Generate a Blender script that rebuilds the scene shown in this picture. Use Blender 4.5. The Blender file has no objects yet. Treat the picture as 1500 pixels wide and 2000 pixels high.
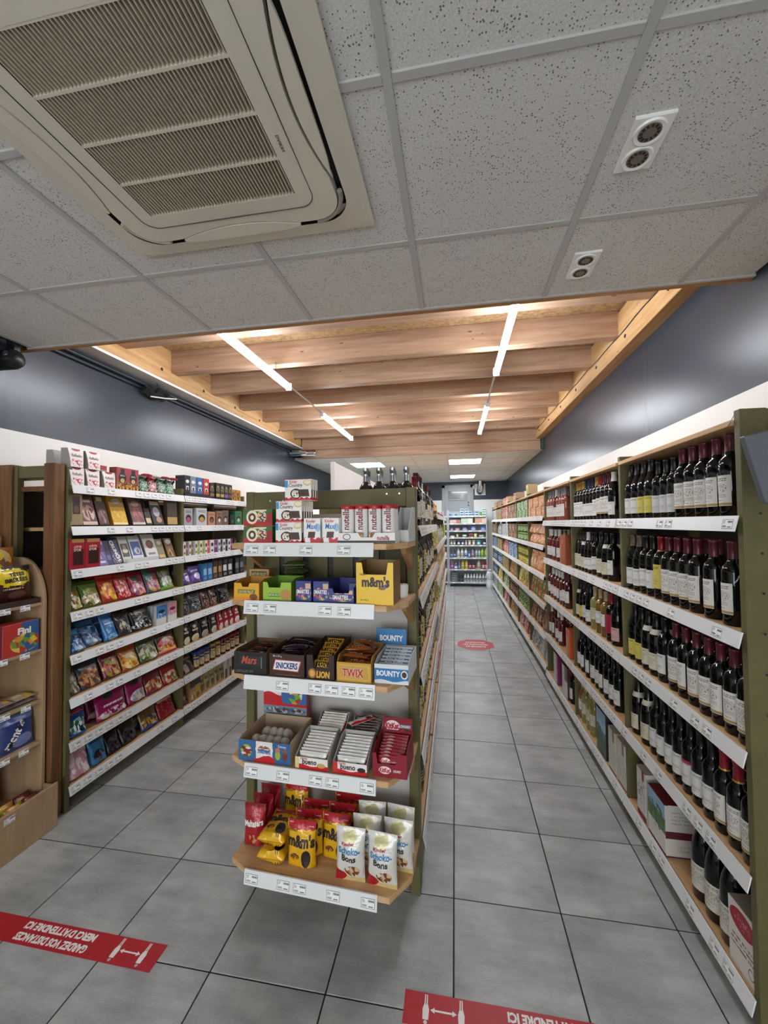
import bpy, bmesh, math, random
from math import sin, cos, pi, radians, sqrt
from mathutils import Matrix, Vector

SC = bpy.context.scene
COL = SC.collection
rnd = random.Random(7)

# ------------------------------------------------------------------ camera
FPX, YAW, PIT, ROL, CAMZ = 795.71, -.1714, .0287, -.011, 1.67
_F = Vector((sin(YAW)*cos(PIT), cos(YAW)*cos(PIT), sin(PIT)))
_R = Vector((cos(YAW), -sin(YAW), 0)); _U = _R.cross(_F)
_R2 = cos(ROL)*_R + sin(ROL)*_U; _U2 = -sin(ROL)*_R + cos(ROL)*_U
CAM = Vector((0, 0, CAMZ))
cd = bpy.data.cameras.new('camera'); cam = bpy.data.objects.new('camera', cd); COL.objects.link(cam)
cd.sensor_fit = 'HORIZONTAL'; cd.sensor_width = 36; cd.lens = FPX/1500*36; cd.clip_start = .02
m3 = Matrix((_R2, _U2, -_F)).transposed()
cam.matrix_world = Matrix.Translation(CAM) @ m3.to_4x4()
SC.camera = cam

def pix(u, v, ax, val):
    """point of the place that pixel (u, v) of the 1500x2000 photo shows, on the plane ax = val"""
    d = _F + _R2*((u-750)/FPX) + _U2*((1000-v)/FPX)
    i = 'xyz'.index(ax)
    return CAM + d*((val-CAM[i])/d[i])

# ------------------------------------------------------------------ world, exposure
w = bpy.data.worlds.new('shop_front_window_offscreen'); SC.world = w; w.use_nodes = True
bg = w.node_tree.nodes['Background']; bg.inputs[0].default_value = (.93, .96, 1, 1); bg.inputs[1].default_value = 2.1
SC.view_settings.view_transform = 'Standard'; SC.view_settings.look = 'None'
SC.view_settings.gamma = 1; SC.view_settings.exposure = 1.4; SC.view_settings.use_curve_mapping = False
LED_TUBE = 27.0       # emission of the LED battens
SC.cycles.max_bounces = 7; SC.cycles.diffuse_bounces = 5; SC.cycles.glossy_bounces = 3; SC.cycles.transmission_bounces = 4
SC.cycles.caustics_reflective = False; SC.cycles.caustics_refractive = False
LED_PANEL = 14.0      # emission of the ceiling panels at the back

# ------------------------------------------------------------------ materials
def lin(h, a=1):
    h = h.lstrip('#'); h = h if len(h) == 6 else ''.join(q*2 for q in h); c = [int(h[i:i+2], 16)/255 for i in (0, 2, 4)]
    return tuple(x/12.92 if x <= .04045 else ((x+.055)/1.055)**2.4 for x in c) + (a,)

class NT:
    def __init__(s, name):
        s.m = bpy.data.materials.new(name); s.m.use_nodes = True
        s.t = s.m.node_tree; s.b = s.t.nodes['Principled BSDF']
    def n(s, typ, **kw):
        nd = s.t.nodes.new('ShaderNode'+typ)
        for k, v in kw.items(): setattr(nd, k, v)
        return nd
    def put(s, sock, val):
        if isinstance(val, bpy.types.NodeSocket): s.t.links.new(val, sock)
        else:
            try: sock.default_value = val
            except Exception: sock.default_value = (val,)*3
    def math(s, op, a, b=0., c=0., clamp=False):
        nd = s.n('Math', operation=op); nd.use_clamp = clamp
        for i, x in enumerate((a, b, c)): s.put(nd.inputs[i], x)
        return nd.outputs[0]
    def vec(s, op, a, b=(0, 0, 0), c=(0, 0, 0)):
        nd = s.n('VectorMath', operation=op)
        for i, x in enumerate((a, b, c)):
            if i < len(nd.inputs): s.put(nd.inputs[i], x)
        return nd.outputs[1] if op in ('LENGTH', 'DISTANCE', 'DOT_PRODUCT') else nd.outputs[0]
    def mix(s, a, b, f):
        nd = s.n('Mix', data_type='RGBA'); s.put(nd.inputs[0], f); s.put(nd.inputs[6], a); s.put(nd.inputs[7], b)
        return nd.outputs[2]
    def ramp(s, f, stops, interp='LINEAR'):
        nd = s.n('ValToRGB'); cr = nd.color_ramp; cr.interpolation = interp
        while len(cr.elements) < len(stops): cr.elements.new(.5)
        for e, (p, c) in zip(cr.elements, stops): e.position = p; e.color = c
        s.put(nd.inputs[0], f); return nd.outputs[0]
    def noise(s, vecs, scale, detail=3, rough=.5):
        nd = s.n('TexNoise'); s.put(nd.inputs['Vector'], vecs); nd.inputs['Scale'].default_value = scale
        nd.inputs['Detail'].default_value = detail; nd.inputs['Roughness'].default_value = rough
        return nd.outputs[0]
    def bump(s, h, st, dist=.01):
        nd = s.n('Bump'); nd.inputs['Strength'].default_value = st; nd.inputs['Distance'].default_value = dist
        s.put(nd.inputs['Height'], h); s.put(s.b.inputs['Normal'], nd.outputs[0])
    def fin(s, col, rough=.5, metal=0, spec=.5, coat=0):
        b = s.b; s.put(b.inputs['Base Color'], col); s.put(b.inputs['Roughness'], rough)
        b.inputs['Metallic'].default_value = metal; b.inputs['Specular IOR Level'].default_value = spec
        b.inputs['Coat Weight'].default_value = coat
        return s.m

_mc = {}
def mat(hexc, rough=.5, metal=0, spec=.5, coat=0):
    k = (hexc, rough, metal, spec, coat)
    if k not in _mc: _mc[k] = NT('plain_'+hexc.strip('#')).fin(lin(hexc), rough, metal, spec, coat)
    return _mc[k]

def pkg(base, shapes=(), rough=.38, metal=0, coat=0, wrinkle=0):
    """printed packaging: flat print laid out on the front face's UVs"""
    k = repr((base, shapes, rough, metal, coat, wrinkle))
    if k in _mc: return _mc[k]
    s = NT('print'); tc = s.n('TexCoord'); uv = tc.outputs['UV']
    sp = s.n('SeparateXYZ'); s.put(sp.inputs[0], uv); u, v = sp.outputs[0], sp.outputs[1]
    ok = None; col = lin(base)
    for sh in shapes:
        t = sh[0]
        if t == 'R':                       # rectangle u0 u1 v0 v1 colour (shear)
            _, a, b, c, d, h = sh[:6]; uu = u
            if len(sh) > 6: uu = s.math('MULTIPLY_ADD', v, sh[6], u)
            mk = s.math('MULTIPLY', s.math('COMPARE', uu, (a+b)/2, (b-a)/2), s.math('COMPARE', v, (c+d)/2, (d-c)/2)); cc = lin(h)
        elif t == 'E':                     # ellipse
            _, a, b, c, d, h = sh[:6]
            q = s.vec('MULTIPLY_ADD', uv, (1/c, 1/d, 0), (-a/c, -b/d, 0)); mk = s.math('LESS_THAN', s.vec('LENGTH', q), 1); cc = lin(h)
        elif t == 'W':                     # below a wavy line: v0 amp freq colour
            _, a, b, c, h = sh
            ln = s.math('MULTIPLY_ADD', s.math('SINE', s.math('MULTIPLY', u, c)), b, a)
            mk = s.math('MULTIPLY', s.math('LESS_THAN', v, ln), s.math('GREATER_THAN', v, -.5)); cc = lin(h)
        elif t == 'B':                     # blobs in an ellipse: cu cv ru rv scale colours  (pictured sweets, nuts)
            _, a, b, c, d, scv, hs = sh
            q = s.vec('MULTIPLY_ADD', uv, (1/c, 1/d, 0), (-a/c, -b/d, 0))
            mk = s.math('LESS_THAN', s.vec('LENGTH', q), 1)
            vo = s.n('TexVoronoi'); s.put(vo.inputs['Vector'], uv); vo.inputs['Scale'].default_value = scv
            sx = s.n('SeparateXYZ'); s.put(sx.inputs[0], vo.outputs['Color'])
            n = len(hs); cc = s.ramp(sx.outputs[0], [(i/n, lin(h)) for i, h in enumerate(hs)], 'CONSTANT')
        elif t == 'L':                     # lines of tiny print: u0 u1 v0 v1 rows colour
            _, a, b, c, d, rows, h = sh
            mk = s.math('MULTIPLY', s.math('COMPARE', u, (a+b)/2, (b-a)/2), s.math('COMPARE', v, (c+d)/2, (d-c)/2))
            fr = s.math('FRACT', s.math('MULTIPLY', s.math('SUBTRACT', v, c), rows/(d-c)))
            mk = s.math('MULTIPLY', mk, s.math('COMPARE', fr, .5, .24))
            q = s.vec('MULTIPLY', uv, (34, rows*1.0/(d-c), 0))
            mk = s.math('MULTIPLY', mk, s.math('GREATER_THAN', s.noise(q, 1.0, 0), .43)); cc = lin(h)
        elif t == 'N':                     # engraved picture: cu cv ru rv scale colour
            _, a, b, c, d, scv, h = sh
            q = s.vec('MULTIPLY_ADD', uv, (1/c, 1/d, 0), (-a/c, -b/d, 0))
            mk = s.math('MULTIPLY', s.math('LESS_THAN', s.vec('LENGTH', q), 1), s.math('GREATER_THAN', s.noise(uv, scv, 4, .7), .54)); cc = lin(h)
        col = s.mix(col, cc, mk)
    if wrinkle:
        s.bump(s.noise(tc.outputs['Object'], 38, 2, .6), wrinkle, .012)
    _mc[k] = s.fin(col, rough, metal, .5, coat); return _mc[k]

def wood(name, c1, c2, c3, axis, rough=.5, scale=1.0, knots=True):
    s = NT(name); tc = s.n('TexCoord'); inf = s.n('ObjectInfo')
    off = s.vec('SCALE', inf.outputs['Location'], (0, 0, 0)); off.node.inputs[3].default_value = 3.17
    p = s.vec('ADD', tc.outputs['Object'], off)
    st = [1., 1., 1.]; st['xyz'.index(axis)] = .07
    q = s.vec('MULTIPLY', p, tuple(x*scale for x in st))
    n1 = s.noise(q, 26, 5, .6); n2 = s.noise(q, 90, 3, .6)
    col = s.ramp(n1, [(.28, lin(c3)), (.48, lin(c1)), (.72, lin(c2))])
    col = s.mix(col, lin(c3), s.math('MULTIPLY', s.math('GREATER_THAN', n2, .62), .35))
    if knots:
        st2 = [3.2, 3.2, 3.2]; st2['xyz'.index(axis)] = 1.3
        vo = s.n('TexVoronoi'); s.put(vo.inputs['Vector'], s.vec('MULTIPLY', p, tuple(st2))); vo.inputs['Scale'].default_value = 2.6
        col = s.mix(col, lin('#5b3a20'), s.math('MULTIPLY', s.math('LESS_THAN', vo.outputs['Distance'], .06), .7))
    s.bump(n1, .08, .004)
    return s.fin(col, rough, 0, .35)

def noisy(name, c1, c2, scale, rough=.5, spec=.5, detail=4, bump=0, coord='Object', metal=0, stretch=(1, 1, 1)):
    s = NT(name); tc = s.n('TexCoord'); q = s.vec('MULTIPLY', tc.outputs[coord], stretch)
    n = s.noise(q, scale, detail, .6)
    if bump: s.bump(n, bump, .004)
    return s.fin(s.ramp(n, [(.3, lin(c1)), (.7, lin(c2))]), rough, metal, spec)

def tile_mat():
    s = NT('grey_stone_tile'); tc = s.n('TexCoord'); inf = s.n('ObjectInfo')
    off = s.vec('SCALE', inf.outputs['Location']); off.node.inputs[3].default_value = 5.3
    p = s.vec('ADD', tc.outputs['Object'], off)
    n1 = s.noise(s.vec('MULTIPLY', p, (1.5, 6, 1)), 2.2, 6, .62)
    n2 = s.noise(p, 3.2, 4, .6); n3 = s.noise(s.vec('MULTIPLY', p, (2, 5, 1)), 38, 3, .65)
    f = s.math('MULTIPLY_ADD', n2, .55, s.math('MULTIPLY', n1, .45))
    f = s.math('MULTIPLY_ADD', s.math('SUBTRACT', n3, .5), .22, f)
    f = s.math('MULTIPLY_ADD', s.math('SUBTRACT', inf.outputs['Random'], .5), .05, f)
    col = s.ramp(f, [(.30, lin('#858786')), (.47, lin('#a1a4a3')), (.56, lin('#b1b4b3')), (.72, lin('#cacdcc'))])
    s.bump(n3, .05, .002)
    return s.fin(col, s.math('MULTIPLY_ADD', n1, .2, .30), 0, .45)

def ceiling_tile_mat(pits=True):
    s = NT('mineral_ceiling_tile'); tc = s.n('TexCoord'); inf = s.n('ObjectInfo')
    off = s.vec('SCALE', inf.outputs['Location']); off.node.inputs[3].default_value = 2.7
    p = s.vec('ADD', tc.outputs['Object'], off)
    base = s.ramp(s.noise(p, 210, 2), [(.35, lin('#c9c8c4')), (.7, lin('#dddcd8'))])
    if pits:
        d = s.vec('ADD', s.vec('MULTIPLY', p, (1, 1.0, 1)), s.vec('SCALE', s.n('TexNoise').outputs[1]))
        vo = s.n('TexVoronoi'); s.put(vo.inputs['Vector'], p); vo.inputs['Scale'].default_value = 130
        dn = s.noise(p, 14, 3)
        size = s.math('MULTIPLY_ADD', dn, .40, .06)
        pit = s.math('LESS_THAN', vo.outputs['Distance'], size)
        sx = s.n('SeparateXYZ'); s.put(sx.inputs[0], vo.outputs['Color'])
        pit = s.math('MULTIPLY', pit, s.math('GREATER_THAN', sx.outputs[0], .52))
        base = s.mix(base, lin('#75726c'), pit)
    s.bump(s.noise(p, 160, 3), .25, .002)
    return s.fin(base, .9, 0, .2)

def emit(hexc, st):
    s = NT('lit_diffuser'); s.b.inputs['Base Color'].default_value = lin('#ffffff')
    s.b.inputs['Emission Color'].default_value = lin(hexc); s.b.inputs['Emission Strength'].default_value = st
    return s.m

def foil(hexc, rough=.28, wr=.35):
    k = ('foil', hexc, rough, wr)
    if k not in _mc:
        s = NT('glossy_film'); tc = s.n('TexCoord'); s.bump(s.noise(tc.outputs['Object'], 42, 2, .6), wr, .012)
        _mc[k] = s.fin(lin(hexc), rough, .15, .6)
    return _mc[k]

M = dict(
    olive=noisy('olive_paint', '#5e5938', '#6a643f', 9, .5, .4),
    rail=mat('#e9eaea', .28, 0, .5), tagw=mat('#f7f7f5', .5), tagk=mat('#3e5249', .5), tagp=mat('#55585a', .6), strip=mat('#c3c6c9', .3),
    board_y=wood('pine_board', '#cba577', '#d9b88c', '#b98f60', 'x', .5),
    beam_x=wood('glulam_joist', '#b29279', '#c2a48c', '#9a7a62', 'x', .55), beam_y=wood('glulam_beam', '#c79f6e', '#d6b488', '#ad8452', 'y', .55),
    osb=noisy('osb_deck', '#8f6d4a', '#c7a67c', 26, .7, .3, 5, 0, 'Object', 0, (1, 2.2, 1)),
    post=wood('dark_pine', '#6d4a2c', '#8a6241', '#553620', 'z', .55), ply=noisy('plywood', '#a78a69', '#b79b79', 7, .55, .35, 4, 0, 'Object', 0, (3, 3, .4)),
    navy=noisy('navy_gloss_paint', '#262e38', '#2f3843', 3, .30, .5, 5, .30), white=noisy('white_paint', '#e4e4e0', '#edede9', 2, .6, .3),
    dark=mat('#141414', .6), black=mat('#0c0c0d', .35), grey=mat('#b9bbba', .55), dgrey=mat('#57595a', .5), shelf_back=mat('#4a4743', .7),
    panel=mat('#a9a6a1', .6), steel=mat('#c9ccd0', .25, 1), chrome=mat('#d8dadc', .12, 1), wplas=mat('#f0f0ee', .35),
    ac=mat('#d3cdbd', .45), acd=mat('#17171a', .6), ac2=mat('#b9b19c', .5), acg=mat('#8f8a80', .4),
    tbar=mat('#b7b7b5', .5), red=noisy('red_vinyl', '#b3202b', '#bd2832', 30, .4, .45), txtw=mat('#f4f1ee', .5), txtk=mat('#17130f', .5),
    tile=tile_mat(), ctile=ceiling_tile_mat(True), ctile2=ceiling_tile_mat(False), grout=mat('#1e2123', .8), cable=mat('#15171a', .5),
    kraft=mat('#8a6a4a', .7), kraftd=mat('#5b4430', .75), carton=mat('#cfc8ba', .7), clear=mat('#dfe3e4', .12, 0, .6),
)

# ------------------------------------------------------------------ mesh helpers
class MB:
    """collects vertices and faces for ONE mesh"""
    def __init__(s): s.v, s.f, s.mi, s.uv, s.sm = [], [], [], [], []
    def face(s, idx, mi=0, uv=None, sm=False): s.f.append(tuple(idx)); s.mi.append(mi); s.uv.append(uv); s.sm.append(sm)
    def quad(s, pts, mi=0, uv=None):
        b = len(s.v); s.v += [tuple(p) for p in pts]; s.face(range(b, b+len(pts)), mi, uv)
    def box(s, x0, x1, y0, y1, z0, z1, mi=0):
        b = len(s.v); s.v += [(x, y, z) for z in (z0, z1) for y in (y0, y1) for x in (x0, x1)]
        for q in ((0, 2, 3, 1), (4, 5, 7, 6), (0, 1, 5, 4), (1, 3, 7, 5), (3, 2, 6, 7), (2, 0, 4, 6)): s.face([b+i for i in q], mi)
        return s
    def prism(s, prof, a0, a1, ax='x', mi=0):
        """closed profile swept along an axis; prof holds the other two coordinates in order"""
        def p(a, q): return {'x': (a, q[0], q[1]), 'y': (q[0], a, q[1]), 'z': (q[0], q[1], a)}[ax]
        n = len(prof); b = len(s.v); s.v += [p(a0, q) for q in prof] + [p(a1, q) for q in prof]
        s.face([b+i for i in range(n)][::-1], mi); s.face([b+n+i for i in range(n)], mi)
        for i in range(n): j = (i+1) % n; s.face((b+i, b+j, b+n+j, b+n+i), mi)
        return s
    def lathe(s, prof, n=20, mi=0, a0=0, a1=2*pi, uv=False, sx=1, sy=1, cx=0, cy=0):
        full = abs(a1-a0-2*pi) < 1e-6; k = n if full else n+1; b = len(s.v)
        for r, z in prof:
            for i in range(k):
                a = a0+(a1-a0)*i/n; s.v.append((cx+sx*r*sin(a), cy-sy*r*cos(a), z))
        for j in range(len(prof)-1):
            for i in range(n):
                i2 = (i+1) % k
                q = (b+j*k+i, b+j*k+i2, b+(j+1)*k+i2, b+(j+1)*k+i)
                t = None
                if uv:
                    z0, z1 = prof[0][1], prof[-1][1]; va, vb = (prof[j][1]-z0)/(z1-z0), (prof[j+1][1]-z0)/(z1-z0)
                    t = [(i/n, va), ((i+1)/n, va), ((i+1)/n, vb), (i/n, vb)]
                s.face(q, mi, t, True)
        if full:
            if prof[0][0] > 1e-5: s.face([b+i for i in range(k)][::-1], mi)
            if prof[-1][0] > 1e-5: s.face([b+(len(prof)-1)*k+i for i in range(k)], mi)
        return s
    def tube(s, pts, r, n=8, mi=0):
        b = len(s.v); pts = [Vector(p) for p in pts]
        for i, p in enumerate(pts):
            t = (pts[min(i+1, len(pts)-1)]-pts[max(i-1, 0)]).normalized()
            up = Vector((0, 0, 1)) if abs(t.z) < .9 else Vector((1, 0, 0))
            e1 = t.cross(up).normalized(); e2 = t.cross(e1)
            rr = r[i] if isinstance(r, (list, tuple)) else r
            for k in range(n): a = 2*pi*k/n; s.v.append(tuple(p+e1*(rr*cos(a))+e2*(rr*sin(a))))
        for i in range(len(pts)-1):
            for k in range(n): s.face((b+i*n+k, b+i*n+(k+1) % n, b+(i+1)*n+(k+1) % n, b+(i+1)*n+k), mi, None, True)
        s.face([b+k for k in range(n)], mi); s.face([b+(len(pts)-1)*n+k for k in range(n)][::-1], mi)
        return s
    def mesh(s, name, mats=(), sharp=38, bevel=0):
        me = bpy.data.meshes.new(name); me.from_pydata(s.v, [], s.f)
        for m in mats: me.materials.append(m)
        me.polygons.foreach_set('material_index', s.mi); me.polygons.foreach_set('use_smooth', s.sm)
        if any(s.uv):
            ul = me.uv_layers.new(name='UVMap'); li = 0
            for f, t in zip(s.f, s.uv):
                for k in range(len(f)):
                    ul.data[li].uv = t[k] if t else (-1, -1); li += 1
        bm = bmesh.new(); bm.from_mesh(me)
        if bevel:
            bmesh.ops.bevel(bm, geom=bm.edges[:], offset=bevel, segments=1, affect='EDGES', clamp_overlap=True)
        bmesh.ops.recalc_face_normals(bm, faces=bm.faces); bm.to_mesh(me); bm.free()
        if any(s.sm): me.set_sharp_from_angle(angle=radians(sharp))
        me.update(); return me

def add(name, me, parent=None, loc=(0, 0, 0), rot=(0, 0, 0), mats=None, scale=None):
    o = bpy.data.objects.new(name, me); COL.objects.link(o)
    o.location = loc; o.rotation_euler = rot
    if scale: o.scale = scale
    if parent: o.parent = parent
    if mats:
        while len(me.materials) < len(mats): me.materials.append(None)
        for i, m in enumerate(mats):
            if m is not None: o.material_slots[i].link = 'OBJECT'; o.material_slots[i].material = m
    return o
def tag(o, label=None, cat=None, group=None, kind=None):
    for k, v in (('label', label), ('category', cat), ('group', group), ('kind', kind)):
        if v: o[k] = v
    return o
def thing(name, label, cat, loc=(0, 0, 0), rotz=0, group=None):
    o = add(name, None, None, loc, (0, 0, rotz)); o.empty_display_size = .1
    return tag(o, label, cat, group)
def struct(name, me, loc=(0, 0, 0), label=None): return tag(add(name, me, None, loc), label, None, None, 'structure')
_meshes = {}
def cached(key, fn):
    if key not in _meshes: _meshes[key] = fn()
    return _meshes[key]
def boxm(x0, x1, y0, y1, z0, z1, m, bev=0, name='block'):
    return cached(('bx', round(x0, 4), round(x1, 4), round(y0, 4), round(y1, 4), round(z0, 4), round(z1, 4), m.name, bev), lambda: MB().box(x0, x1, y0, y1, z0, z1).mesh(name, [m], bevel=bev))

# ------------------------------------------------------------------ lettering (built-in font, turned into a mesh)
_txt = {}
def text_mesh(s, bold=.0, shear=0, spacing=1.0):
    k = (s, bold, shear, spacing)
    if k not in _txt:
        cu = bpy.data.curves.new('lettering', 'FONT'); cu.body = s; cu.align_x = 'CENTER'; cu.align_y = 'CENTER'
        cu.offset = bold; cu.shear = shear; cu.resolution_u = 2; cu.space_character = spacing; cu.size = 1
        o = bpy.data.objects.new('t', cu); COL.objects.link(o)
        dg = bpy.context.evaluated_depsgraph_get(); me = bpy.data.meshes.new_from_object(o.evaluated_get(dg))
        bpy.data.objects.remove(o); bpy.data.curves.remove(cu)
        xs = [v.co.x for v in me.vertices]; ys = [v.co.y for v in me.vertices]
        _txt[k] = ([((v.co.x-(min(xs)+max(xs))/2)/(max(xs)-min(xs)), (v.co.y-(min(ys)+max(ys))/2)/(max(ys)-min(ys))) for v in me.vertices], [tuple(p.vertices) for p in me.polygons])
        bpy.data.meshes.remove(me)
    return _txt[k]
def letter_mesh(s, w, h, m, warp=None, rot=0, bold=.012, shear=0, cx=0, cz=0, arc=0):
    """text in the plane facing -y, fitted to w x h and centred at (cx, cz); warp(x, z) gives the surface's y"""
    key = ('txt', s, round(w, 4), round(h, 4), m.name, rot, bold, shear, round(cx, 4), round(cz, 4), arc, id(warp) if warp else 0)
    def mk():
        v, f = text_mesh(s, bold, shear); b = MB(); c, sn = cos(rot), sin(rot)
        for x, y in v:
            X, Z = x*w, y*h + arc*(1-4*x*x); X, Z = c*X-sn*Z+cx, sn*X+c*Z+cz
            b.v.append((X, warp(X, Z) if warp else 0, Z))
        for q in f: b.face(q)
        return b.mesh('lettering', [m])
    return mk() if warp else cached(key, mk)
# ================================================================== THE SETTING
XL, XR, YB, ZC, ZW = -2.70, 1.36, 11.25, 2.774, 2.275
YF = -3.0
T = .45
# floor with its tiles
fl = struct('floor', MB().box(XL-.1, XR+.1, YF, YB+.1, -.06, -.003).mesh('floor', [M['grout']]), label='grey square stone tiles with dark joints')
tm = MB().box(-T/2+.0028, T/2-.0028, -T/2+.0028, T/2-.0028, -.01, 0).mesh('tile', [M['tile']], bevel=.0012)
TX0, TY0 = -.0298, 1.8863
for i in range(-6, 4):
    for j in range(-4, 21):
        x, y = TX0+(i+.5)*T, TY0+(j+.5)*T
        x0, x1 = max(x-T/2, XL), min(x+T/2, XR); y1 = min(y+T/2, YB)
        if x1-x0 < .02 or y1-(y-T/2) < .02: continue
        if x1-x0 < T-.01 or y1-(y-T/2) < T-.01:
            g = .0028
            add('tile', cached(('ctile', round(x1-x0, 3), round(y1-y, 3)), lambda: MB().box(-(x1-x0)/2+g, (x1-x0)/2-g, -T/2+g, y1-y-g, -.01, 0).mesh('tile', [M['tile']], bevel=.0012)), fl, ((x0+x1)/2, y, 0))
        else: add('tile', tm, fl, (x, y, 0), (0, 0, 0))
# side walls: white below, navy above
def side_wall(name, x, s):
    b = MB(); xo = x+.1*s
    for z0, z1, mi in ((-.06, ZW, 0), (ZW, 3.5, 1)): b.box(min(x, xo), max(x, xo), YF, YB+.1, z0, z1, mi)
    return struct(name, b.mesh(name, [M['white'], M['navy']]), label='wall painted navy above and white below')
wl = side_wall('wall_left', XL, -1); wr = side_wall('wall_right', XR, 1)
for wall, x, s, ys in ((wr, XR, -1, (3.15, 4.5, 5.9, 7.3)), (wl, XL, 1, (2.06, 3.72, 5.3))):
    for y in ys:   # filled board joints in the painted wall
        add('joint_ridge', MB().prism([(y-.03, 0), (y-.01, .0006), (y+.01, .0006), (y+.03, 0)], ZW, 2.93, 'z').mesh('joint_ridge', [M['navy']]), wall, (0, 0, 0)).matrix_local = Matrix(((0, s, 0, x), (1, 0, 0, 0), (0, 0, 1, 0), (0, 0, 0, 1)))
b = MB()
for x0, x1, z0, z1, mi in ((XL, -.33, -.06, 2.29, 0), (.51, XR, -.06, 2.29, 0), (XL, -.33, 2.29, 3.5, 1), (.51, XR, 2.29, 3.5, 1), (-.33, .51, 2.70, 3.5, 1)):
    b.box(x0, x1, YB, YB+.1, z0, z1, mi)
struct('wall_back', b.mesh('wall_back', [M['white'], M['navy']]), label='end wall, navy above and white below')
b = MB()
for x0, x1, z0, z1 in ((XL, -2.3, -.06, 3.5), (1.0, XR, -.06, 3.5), (-2.3, 1.0, 2.3, 3.5), (-2.3, 1.0, -.06, .3)): b.box(x0, x1, YF-.1, YF, z0, z1)
struct('wall_front', b.mesh('wall_front', [M['white']]), label='shop front wall around the display window')
# door in the end wall
d1 = struct('door_1', MB().box(-.29, .47, YB-.01, YB+.02, .0, 1.98).mesh('door_leaf', [mat('#a8adb0', .4)]), label='grey glazed door in the end wall')
FR = mat('#9ea3a5', .35)
for x0, x1, z0, z1 in ((-.33, -.25, 0, 2.70), (.43, .51, 0, 2.70), (-.33, .51, 2.62, 2.70), (-.25, -.17, 0, 2.62), (.35, .43, 0, 2.62), (-.17, .35, 2.53, 2.62), (-.17, .35, 2.28, 2.31)):
    add('frame_bar', boxm(x0, x1, YB-.03-(.012 if z1 < 2.63 else 0), YB+.03, z0, z1, FR, .003), d1)
gl = NT('door_glass'); gl.b.inputs['Transmission Weight'].default_value = .0
GP = gl.fin(lin('#8f9698'), .08, 0, .6)
add('pane', boxm(-.17, .35, YB-.012, YB-.004, 1.97, 2.285, mat('#98a0a3', .25), name='pane'), d1)
add('pane', boxm(-.17, .35, YB-.012, YB-.004, 2.305, 2.428, GP, name='pane'), d1)
add('pane', boxm(-.17, .12, YB-.012, YB-.004, 2.428, 2.535, GP, name='pane'), d1)
add('pane', boxm(.12, .35, YB-.012, YB-.004, 2.428, 2.535, GP, name='pane'), d1)
add('hinge', boxm(.362, .385, YB-.06, YB-.04, 2.2, 2.24, M['dark']), d1); add('hinge', boxm(.362, .385, YB-.06, YB-.04, 2.12, 2.16, M['dark']), d1)

# suspended ceiling over the front of the shop
ce = struct('ceiling', MB().box(XL-.1, XR+.1, YF, YB+.1, 3.42, 3.5).mesh('roof_slab', [M['grey']]), label='suspended ceiling of speckled mineral tiles in a metal grid')
CX0, CY0, CS, YE = -.149, .9713, .6, 2.085
add('ceiling_slab', boxm(-2.585, XR, YF, YE, ZC+.018, ZC+.05, M['grey']), ce)
add('front_ceiling_board', boxm(-2.585, XR, YF, -.83, ZC, ZC+.018, M['ctile2']), ce)
xs = [-2.585]+[CX0+CS*i for i in range(-4, 3)]+[XR]; ys = [CY0-.6*3, CY0-1.2, CY0-.6, CY0, CY0+.6, YE]
for i in range(len(xs)-1):
    for j in range(len(ys)-1):
        x0, x1, y0, y1 = xs[i]+.008, xs[i+1]-.008, ys[j]+.008, ys[j+1]-.008
        cx, cy, hx, hy = (x0+x1)/2, (y0+y1)/2, (x1-x0)/2, (y1-y0)/2
        add('ceiling_tile', cached(('mt', round(hx, 3), round(hy, 3)), lambda: MB().box(-hx, hx, -hy, hy, 0, .016).mesh('ceiling_tile', [M['ctile']], bevel=.002)), ce, (cx, cy, ZC+.005+rnd.uniform(0, .0025)))
for x in xs[1:-1]: add('grid_runner', boxm(-.012, .012, ys[0], YE, 0, .012, M['tbar'], .001), ce, (x, 0, ZC))
for y in ys[1:-1]:
    for i in range(len(xs)-1):
        add('grid_cross_bar', boxm(xs[i]+.0125, xs[i+1]-.0125, -.012, .012, 0, .011, M['tbar'], .001), ce, (0, y, ZC+.001))
add('edge_angle', boxm(-2.585, XR, YE-.012, YE, -.003, .012, M['tbar']), ce, (0, 0, ZC))
add('edge_timber', boxm(-2.70, XR, YE+.0005, YE+.03, ZC-.004, 3.29, wood('fascia_timber', '#a67c4f', '#c29767', '#8d6238', 'x', .55)), ce)
add('wall_track', boxm(-2.66, -2.60, -.5, 2.02, ZC+.006, ZC+.03, M['steel'], .002), ce)
# open timber floor above the middle of the shop
add('deck_panel', boxm(XL, XR, YE, 6.75, 3.292, 3.32, M['osb']), ce)
for k, y in enumerate((2.735, 3.355, 3.975, 4.58, 5.18, 5.74, 6.3)):
    add('joist', cached('joist', lambda: MB().box(-1.92, 1.92, 0, .095, -.1, .1).mesh('joist', [M['beam_x']], bevel=.002)), ce, (-.65, y, 3.191))
bl = MB().box(-.06, .06, -2.25, 2.25, -.155, .155).mesh('side_beam', [M['beam_y']], bevel=.003)
for x, z in ((-2.632, 3.14), (1.322, 3.115)):
    bm_ = add('side_beam', bl, ce, (x, 4.36, z))
    s = 1 if x < 0 else -1
    for k in range(7):
        add('bolt', cached('bolt', lambda: MB().lathe([(.014, 0), (.014, .004), (.009, .006)], 10).mesh('bolt', [M['dark']])), bm_, (s*.061, -1.75+.62*k, -.06-(.02 if s < 0 else 0)), (0, s*pi/2, 0))
add('header_beam', boxm(-2.56, 1.33, 6.6, 6.74, 2.79, 2.938, M['beam_x'], .004), ce)
add('header_beam', boxm(-2.56, 1.33, 6.602, 6.74, 2.941, 3.292, M['beam_x'], .004), ce)
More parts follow.
